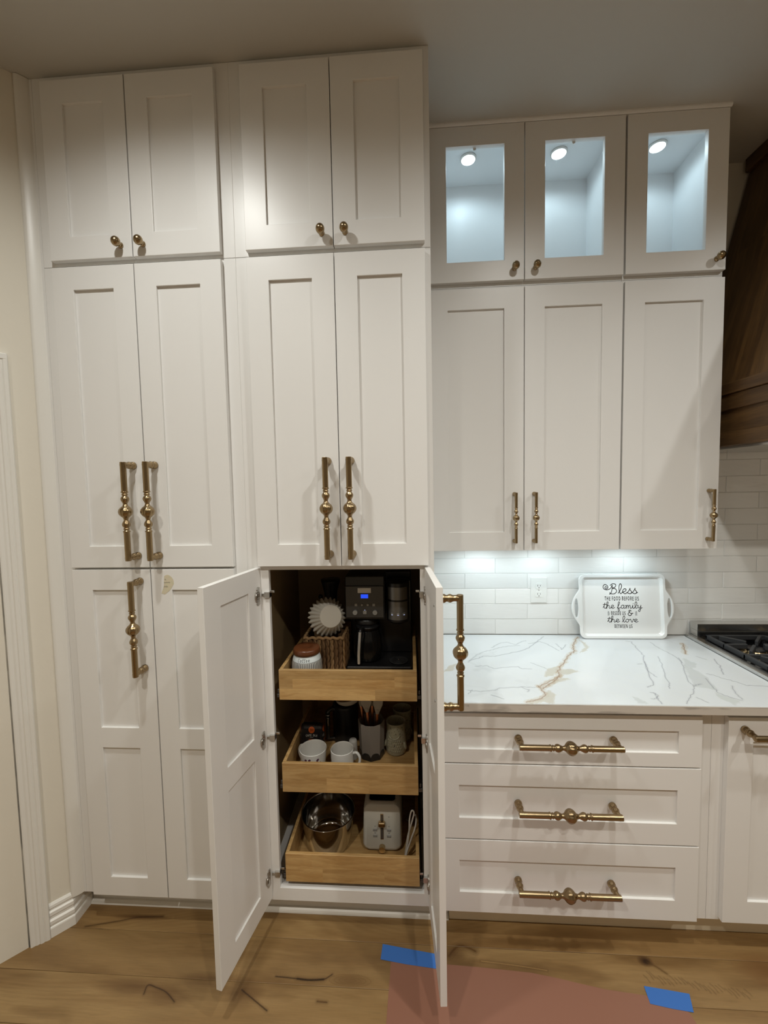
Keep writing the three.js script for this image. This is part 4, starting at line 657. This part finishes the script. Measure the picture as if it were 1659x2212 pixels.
const ct = [1.063, T2 + 0.0225, -0.226];
utensil('cream spatula with copper handle standing in the centre of the crock', [ct[0] - 0.002, ct[1], ct[2] + 0.018], [1.047, 0.752, -0.212], 0.085, 0.021, 'flat');
utensil('cream spatula with copper handle leaning back in the crock', [ct[0] + 0.004, ct[1], ct[2] - 0.012], [1.066, 0.764, -0.242], 0.085, 0.019, 'flat');
utensil('cream spoonula with copper handle leaning toward the owl cups', [ct[0] + 0.012, ct[1], ct[2] + 0.014], [1.091, 0.748, -0.208], 0.085, 0.018, 'flat');
utensil('cream ladle with copper handle hanging over the black press', [ct[0] - 0.02, ct[1], ct[2] - 0.014], [1.018, 0.755, -0.245], 0, 0, 'ladle');
{
  const speck = canvasTex(256, 256, (g, w, h) => { g.fillStyle = '#a6a28b'; g.fillRect(0, 0, w, h); for (let i = 0; i < 420; i++) { g.fillStyle = `rgba(52,48,38,${rr(0.3, 0.7)})`; g.beginPath(); g.arc(rnd() * w, rnd() * h, rr(0.8, 2.4), 0, 7); g.fill(); } });
  const glaze = phy({ map: speck, roughness: 0.35, clearcoat: 0.3 });
  const owl = (label, at, turn) => {
    const o = thing('owl_cup', label, 'cup', at, turn, 'owl cups on the middle tray');
    part('cup', lathe([[0, 0], [0.036, 0], [0.0415, 0.006], [0.0432, 0.03], [0.0422, 0.065], [0.0395, 0.085], [0.0402, 0.11], [0.0410, 0.130], [0.0398, 0.1335], [0.0372, 0.130], [0.0365, 0.1], [0.036, 0.02], [0, 0.012]], 48), glaze, o);
    const face = new THREE.TorusGeometry(0.0195, 0.0042, 8, 28, Math.PI).rotateZ(Math.PI).scale(1.25, 0.75, 1); const p = face.attributes.position; for (let i = 0; i < p.count; i++) p.setZ(i, p.getZ(i) + Math.sqrt(Math.max(0, 0.0400 ** 2 - p.getX(i) ** 2)) - 0.0012); face.translate(0, 0.088, 0); face.computeVertexNormals();
    part('brow', face, glaze, o);
    for (const s of [-1, 1]) part('wing', new THREE.SphereGeometry(0.0115, 18, 12).scale(0.55, 1.55, 0.8).rotateZ(s * 0.25).translate(s * 0.041, 0.04, 0.014), glaze, o);
    const dots = []; for (let r = 0; r < 5; r++) for (let k = -3; k <= 3; k++) { const a = (k + (r % 2) / 2) * 0.2, R = 0.0425; dots.push(new THREE.SphereGeometry(0.0034, 6, 5).scale(1, 1.5, 0.6).translate(R * Math.sin(a), 0.022 + r * 0.011, R * Math.cos(a))); }
    part('feathers', dots, glaze, o).userData.kind = 'stuff';
  };
  owl('speckled ceramic owl cup at the front, beside the utensil crock', [1.163, T2, -0.252], -0.2);
  owl('speckled ceramic owl cup half hidden behind another owl cup', [1.188, T2, -0.352], -0.1);
}
{
  const b = thing('coffee_bag', 'black coffee bag with an orange round emblem behind the purple printed mug', 'coffee bag', [0.816, T2, -0.222]);
  const tex = canvasTex(512, 512, (g, w, h) => { g.fillStyle = '#17171a'; g.fillRect(0, 0, w, h); g.fillStyle = '#b4501c'; g.beginPath(); g.save(); g.translate(256, 84); g.scale(1, 0.82); g.beginPath(); g.arc(0, 0, 62, 0, 7); g.fill(); g.restore(); g.strokeStyle = 'rgba(60,24,8,0.8)'; g.lineWidth = 5; for (let i = 0; i < 7; i++) { smooth(g, [[215 + i * 12, 52 + (i % 3) * 10], [235 + i * 9, 84], [222 + i * 12, 112 - (i % 2) * 10]]); g.stroke(); } g.fillStyle = '#b9b6ad'; g.font = 'bold 46px sans-serif'; g.textAlign = 'center'; [...'CAFE OLE'].forEach((c, i) => { g.save(); g.translate(256 + (i - 3.5) * 30, 182 + Math.pow((i - 3.5) / 3.5, 2) * 7); g.rotate((i - 3.5) * 0.02); g.fillText(c, 0, 0); g.restore(); }); g.fillRect(220, 196, 72, 5); g.fillStyle = '#a44a1c'; g.fillRect(196, 226, 120, 28); });
  const g = new RoundedBoxGeometry(0.104, 0.134, 0.05, 6, 0.02), p = g.attributes.position; for (let i = 0; i < p.count; i++) { const y = (p.getY(i) + 0.067) / 0.134; p.setZ(i, p.getZ(i) * (1 - 0.5 * y * y) + 0.0015 * Math.sin(p.getX(i) * 130 + y * 9)); p.setX(i, p.getX(i) * (1 - 0.06 * y * y)); } g.translate(0, 0.067, 0);
  const gg = boxUV(g, 1 / 0.104, 1 / 0.134, false, [0.5, 0]); part('pouch', gg, phy({ map: tex, roughness: 0.3, clearcoat: 0.3 }), b);
}
{
  const k = thing('coffee_press', 'black coffee press with a chrome strap handle on the middle tray', 'coffee press', [0.938, T2, -0.335]);
  part('body', lathe([[0, 0], [0.054, 0], [0.056, 0.004], [0.056, 0.155], [0.05, 0.168], [0, 0.17]], 44), M.black, k);
  part('lid', lathe([[0, 0.17], [0.044, 0.17], [0.045, 0.178], [0.03, 0.19], [0, 0.192]], 36), M.blackGloss, k);
  const hx = -0.07, hz = 0.045;
  part('handle', [tube([[-0.04, 0.15, 0.03], [-0.056, 0.152, 0.036], [hx, 0.142, hz], [hx - 0.001, 0.12, hz]], 0.0088, 24, 12)], M.blackGloss, k);
  part('strap', [lathe([[0.0085, 0], [0.0098, 0.001], [0.0098, 0.034], [0.0075, 0.036]], 20).translate(hx - 0.001, 0.084, hz)], M.chrome, k);
  part('grip', [lathe([[0, 0], [0.0078, 0.002], [0.0078, 0.062], [0, 0.064]], 20).translate(hx - 0.001, 0.022, hz), tube([[hx, 0.026, hz], [-0.055, 0.02, 0.034], [-0.043, 0.018, 0.03]], 0.006, 16, 8)], M.darkSteel, k);
  part('collar', lathe([[0.0095, 0], [0.0112, 0.001], [0.0112, 0.004], [0.0095, 0.005]], 20).translate(hx, 0.128, hz), M.chrome, k);
}
solo('spice_shaker', lathe([[0, 0], [0.0165, 0], [0.018, 0.003], [0.0175, 0.055], [0.0165, 0.072], [0.014, 0.079], [0, 0.081]], 28).translate(0.9885, T2, -0.2), std({ color: C(0.42, 0.41, 0.38), roughness: 0.4 }), 'small grey shaker tucked between a mug and the crock', 'shaker');
// ---------------------------------------------------------------- bottom tray
{
  const b = thing('steel_bowl', 'deep stainless steel mixing bowl on the bottom tray', 'mixing bowl', [0.881, T3, -0.187]);
  part('bowl', lathe([[0, 0.0], [0.078, 0.0], [0.084, 0.004], [0.093, 0.03], [0.1055, 0.1], [0.1075, 0.134], [0.1105, 0.1365], [0.1105, 0.1385], [0.1065, 0.1385], [0.1045, 0.133], [0.1025, 0.1], [0.0905, 0.032], [0.082, 0.012], [0.07, 0.008], [0.062, 0.0105], [0, 0.0105]], 72), M.chrome, b);
}
{
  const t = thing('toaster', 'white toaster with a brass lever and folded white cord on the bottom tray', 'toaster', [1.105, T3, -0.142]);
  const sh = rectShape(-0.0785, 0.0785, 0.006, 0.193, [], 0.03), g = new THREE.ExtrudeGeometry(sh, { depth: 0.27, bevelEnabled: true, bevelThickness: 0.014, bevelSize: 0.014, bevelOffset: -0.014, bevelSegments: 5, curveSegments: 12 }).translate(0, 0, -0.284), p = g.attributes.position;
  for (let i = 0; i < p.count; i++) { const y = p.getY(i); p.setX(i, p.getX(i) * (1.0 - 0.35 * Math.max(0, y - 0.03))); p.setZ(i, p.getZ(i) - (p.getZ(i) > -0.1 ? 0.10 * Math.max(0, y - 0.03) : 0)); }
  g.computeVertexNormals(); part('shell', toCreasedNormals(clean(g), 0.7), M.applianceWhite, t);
  const fz = (y) => -0.0 - 0.10 * Math.max(0, y - 0.03);
  const on = (gg, y) => gg.translate(0, y, fz(y) + 0.0002);
  part('slot_tray', slab(rectShape(-0.053, 0.053, -0.245, -0.034, [], 0.014), 0.004, 0.002, 0.0015).rotateX(-Math.PI / 2).scale(1, 1, -1).translate(0, 0.1925, 0), M.blackGloss, t);
  part('lever_slot', on(new RoundedBoxGeometry(0.0125, 0.1, 0.004, 3, 0.002).rotateX(-0.1), 0.105), M.brass, t); part('lever_gap', on(new RoundedBoxGeometry(0.0065, 0.092, 0.002, 2, 0.0009).rotateX(-0.1).translate(0, 0, 0.0018), 0.105), M.gap, t);
  part('lever', [on(new RoundedBoxGeometry(0.028, 0.019, 0.018, 4, 0.005).rotateX(-0.1).translate(0, 0, 0.012), 0.124), on(bb(-0.0028, 0.0028, -0.004, 0.004, 0, 0.006), 0.124)], M.brassBright, t);
  part('dial', [on(cyl(0.0125, 0.016, 28).rotateX(Math.PI / 2).translate(0, 0, 0.008), 0.026)], M.brassBright, t);
  for (const x of [-0.028, 0.028]) for (const y of [0.092, 0.069]) part('button', on(new RoundedBoxGeometry(0.017, 0.0085, 0.003, 2, 0.001).rotateX(-0.1).translate(x, 0, 0.001), y), M.greyKey, t);
  const ik = []; for (const [x, y] of [[-0.028, 0.106], [0.028, 0.106], [0.028, 0.143], [-0.028, 0.08], [0.028, 0.08]]) ik.push(on(cyl(0.0024, 0.0008, 10).rotateX(Math.PI / 2).translate(x, 0, 0.0004), y)); part('icon', ik, M.greyKey, t);
  for (const x of [-0.05, 0.05]) for (const z of [-0.04, -0.24]) part('foot', cyl(0.008, 0.0068, 16).translate(x, 0.0034, z), M.black, t);
  const c = grp('power_cord', t, [-1.105, -T3, 0.142]);
  part('cable', tube([[1.196, 0.212, -0.115], [1.199, 0.235, -0.112], [1.209, 0.30, -0.111], [1.226, 0.36, -0.112], [1.2335, 0.398, -0.112], [1.2265, 0.405, -0.111], [1.217, 0.372, -0.112], [1.214, 0.32, -0.109], [1.205, 0.255, -0.106], [1.2, 0.225, -0.102], [1.206, 0.25, -0.1], [1.222, 0.3, -0.099], [1.238, 0.345, -0.103], [1.2425, 0.356, -0.135], [1.233, 0.31, -0.2], [1.222, 0.23, -0.26], [1.2, 0.206, -0.3]], 0.0031, 160, 8), M.cord, c);
  part('plug', [new RoundedBoxGeometry(0.024, 0.017, 0.03, 3, 0.005).translate(1.217, 0.2055, -0.085), bb(1.21, 1.2125, 0.2035, 0.2075, -0.071, -0.056), bb(1.2215, 1.224, 0.2035, 0.2075, -0.071, -0.056), tube([[1.217, 0.2055, -0.1], [1.21, 0.205, -0.108], [1.1965, 0.211, -0.115]], 0.0031, 12, 8)], M.cord, c);
}
// ---------------------------------------------------------------- note, paper and tape
{
  const tex = canvasTex(256, 256, (g, w, h) => { g.fillStyle = '#d3cab0'; g.fillRect(0, 0, w, h); for (let i = 0; i < 500; i++) { g.fillStyle = `rgba(${rr(185, 222) | 0},${rr(176, 212) | 0},${rr(145, 185) | 0},0.25)`; g.beginPath(); g.arc(rnd() * w, rnd() * h, rr(2, 9), 0, 7); g.fill(); } g.strokeStyle = 'rgba(84,76,62,0.8)'; g.lineWidth = 3; const scrawl = (x, y, n, a) => { const p = []; for (let i = 0; i < n; i++) p.push([x + i * 7, y + (i % 2 ? -a : a) * (0.5 + rnd() * 0.6) - i * 0.3]); smooth(g, p); g.stroke(); }; scrawl(60, 78, 5, 9); scrawl(50, 116, 16, 8); scrawl(36, 164, 12, 11); });
  const s = new THREE.Shape(); s.moveTo(0, 0.004); s.lineTo(0.010, 0.030); s.lineTo(0.013, 0.066); s.quadraticCurveTo(0.024, 0.076, 0.036, 0.067); s.quadraticCurveTo(0.050, 0.055, 0.047, 0.038); s.lineTo(0.04, 0.026); s.lineTo(0.03, 0.013); s.lineTo(0.012, 0.0); s.closePath();
  const g = new THREE.ExtrudeGeometry(s, { depth: 0.0003, bevelEnabled: false }); const p = g.attributes.position, uv = g.attributes.uv; for (let i = 0; i < p.count; i++) uv.setXY(i, p.getX(i) / 0.056, p.getY(i) / 0.078); g.translate(0.336, 1.288, 0.0003);
  solo('paper_note', g, std({ map: tex, roughness: 0.7 }), 'torn scrap of beige masking paper with a pencil scribble stuck on a cabinet door', 'note');
}
{
  const s = new THREE.Shape(); [[1.1455, 0.077], [1.25, 0.081], [1.342, 0.0765], [1.458, 0.080], [1.625, 0.088], [1.704, 0.099], [1.779, 0.112], [1.855, 0.124], [1.972, 0.134], [2.03, 0.143], [2.085, 0.172], [2.12, 0.45], [2.2, 1.3], [1.09, 1.3], [1.138, 0.244]].forEach(([x, z], i) => (i ? s.lineTo(x, -z) : s.moveTo(x, -z))); s.closePath();
  const g = new THREE.ExtrudeGeometry(s, { depth: 0.0005, bevelEnabled: false }); g.rotateX(-Math.PI / 2).translate(0, 0.0004, 0);
  solo('floor_paper', boxUV(g, 1.5), M.paper, 'sheet of red rosin paper taped down over the oak floor', 'floor paper');
  const tape = (q, label) => { const t = new THREE.Shape(); q.forEach(([x, z], i) => (i ? t.lineTo(x, -z) : t.moveTo(x, -z))); t.closePath(); const k = new THREE.ExtrudeGeometry(t, { depth: 0.0005, bevelEnabled: false }); k.rotateX(-Math.PI / 2).translate(0, 0.0012, 0); solo('masking_tape', boxUV(k, 4), M.tape, label, 'tape'); };
  tape([[1.113, 0.023], [1.2, 0.034], [1.312, 0.0475], [1.318, 0.093], [1.303, 0.0915], [1.2, 0.083], [1.109, 0.072]], 'strip of blue masking tape at the paper corner under the open door');
  tape([[1.982, 0.109], [2.04, 0.115], [2.116, 0.124], [2.107, 0.148], [2.098, 0.172], [2.04, 0.166], [1.976, 0.156]], 'strip of blue masking tape at the paper corner near the cooktop cabinet');
}
// ---------------------------------------------------------------- ceiling cans
for (const [x, z, power] of CAN_SPOTS) {
  const d = thing('downlight', `round recessed ceiling light over the ${x < 1 ? 'tall pantry cabinets' : x < 2 ? 'glass cabinets' : 'range hood'}, ${z < 1 ? 'in the row along the cabinets' : 'in the row further into the room'}`, 'ceiling light', [x, CEIL, z], 0, 'recessed ceiling lights');
  part('trim_ring', lathe([[0.058, -0.0005], [0.085, -0.0005], [0.085, -0.003], [0.075, -0.006], [0.06, -0.006]], 40), M.plate, d);
  part('lens', cyl(0.058, 0.003, 36).translate(0, -0.0025, 0), M.canGlow, d);
  const s = new THREE.SpotLight(C(...(z < 1 ? CAN.color : CAN.warm)), power, 0, CAN.angle, CAN.penumbra, 2); s.position.set(0, -0.012, 0); s.target.position.set(0, -1, 0); s.castShadow = true; s.shadow.radius = 2.2; s.shadow.mapSize.set(2048, 2048); d.add(s, s.target);
  if (z < 1) { const w = new THREE.SpotLight(C(...CAN.color), 0.4, 0, 1.43, 0.35, 2); w.position.set(0, -0.012, 0); w.target.position.set(0, -1, 0); w.castShadow = true; w.shadow.radius = 2.2; d.add(w, w.target); }   // the wide spill of the lens
}
renderer.render(scene, camera);
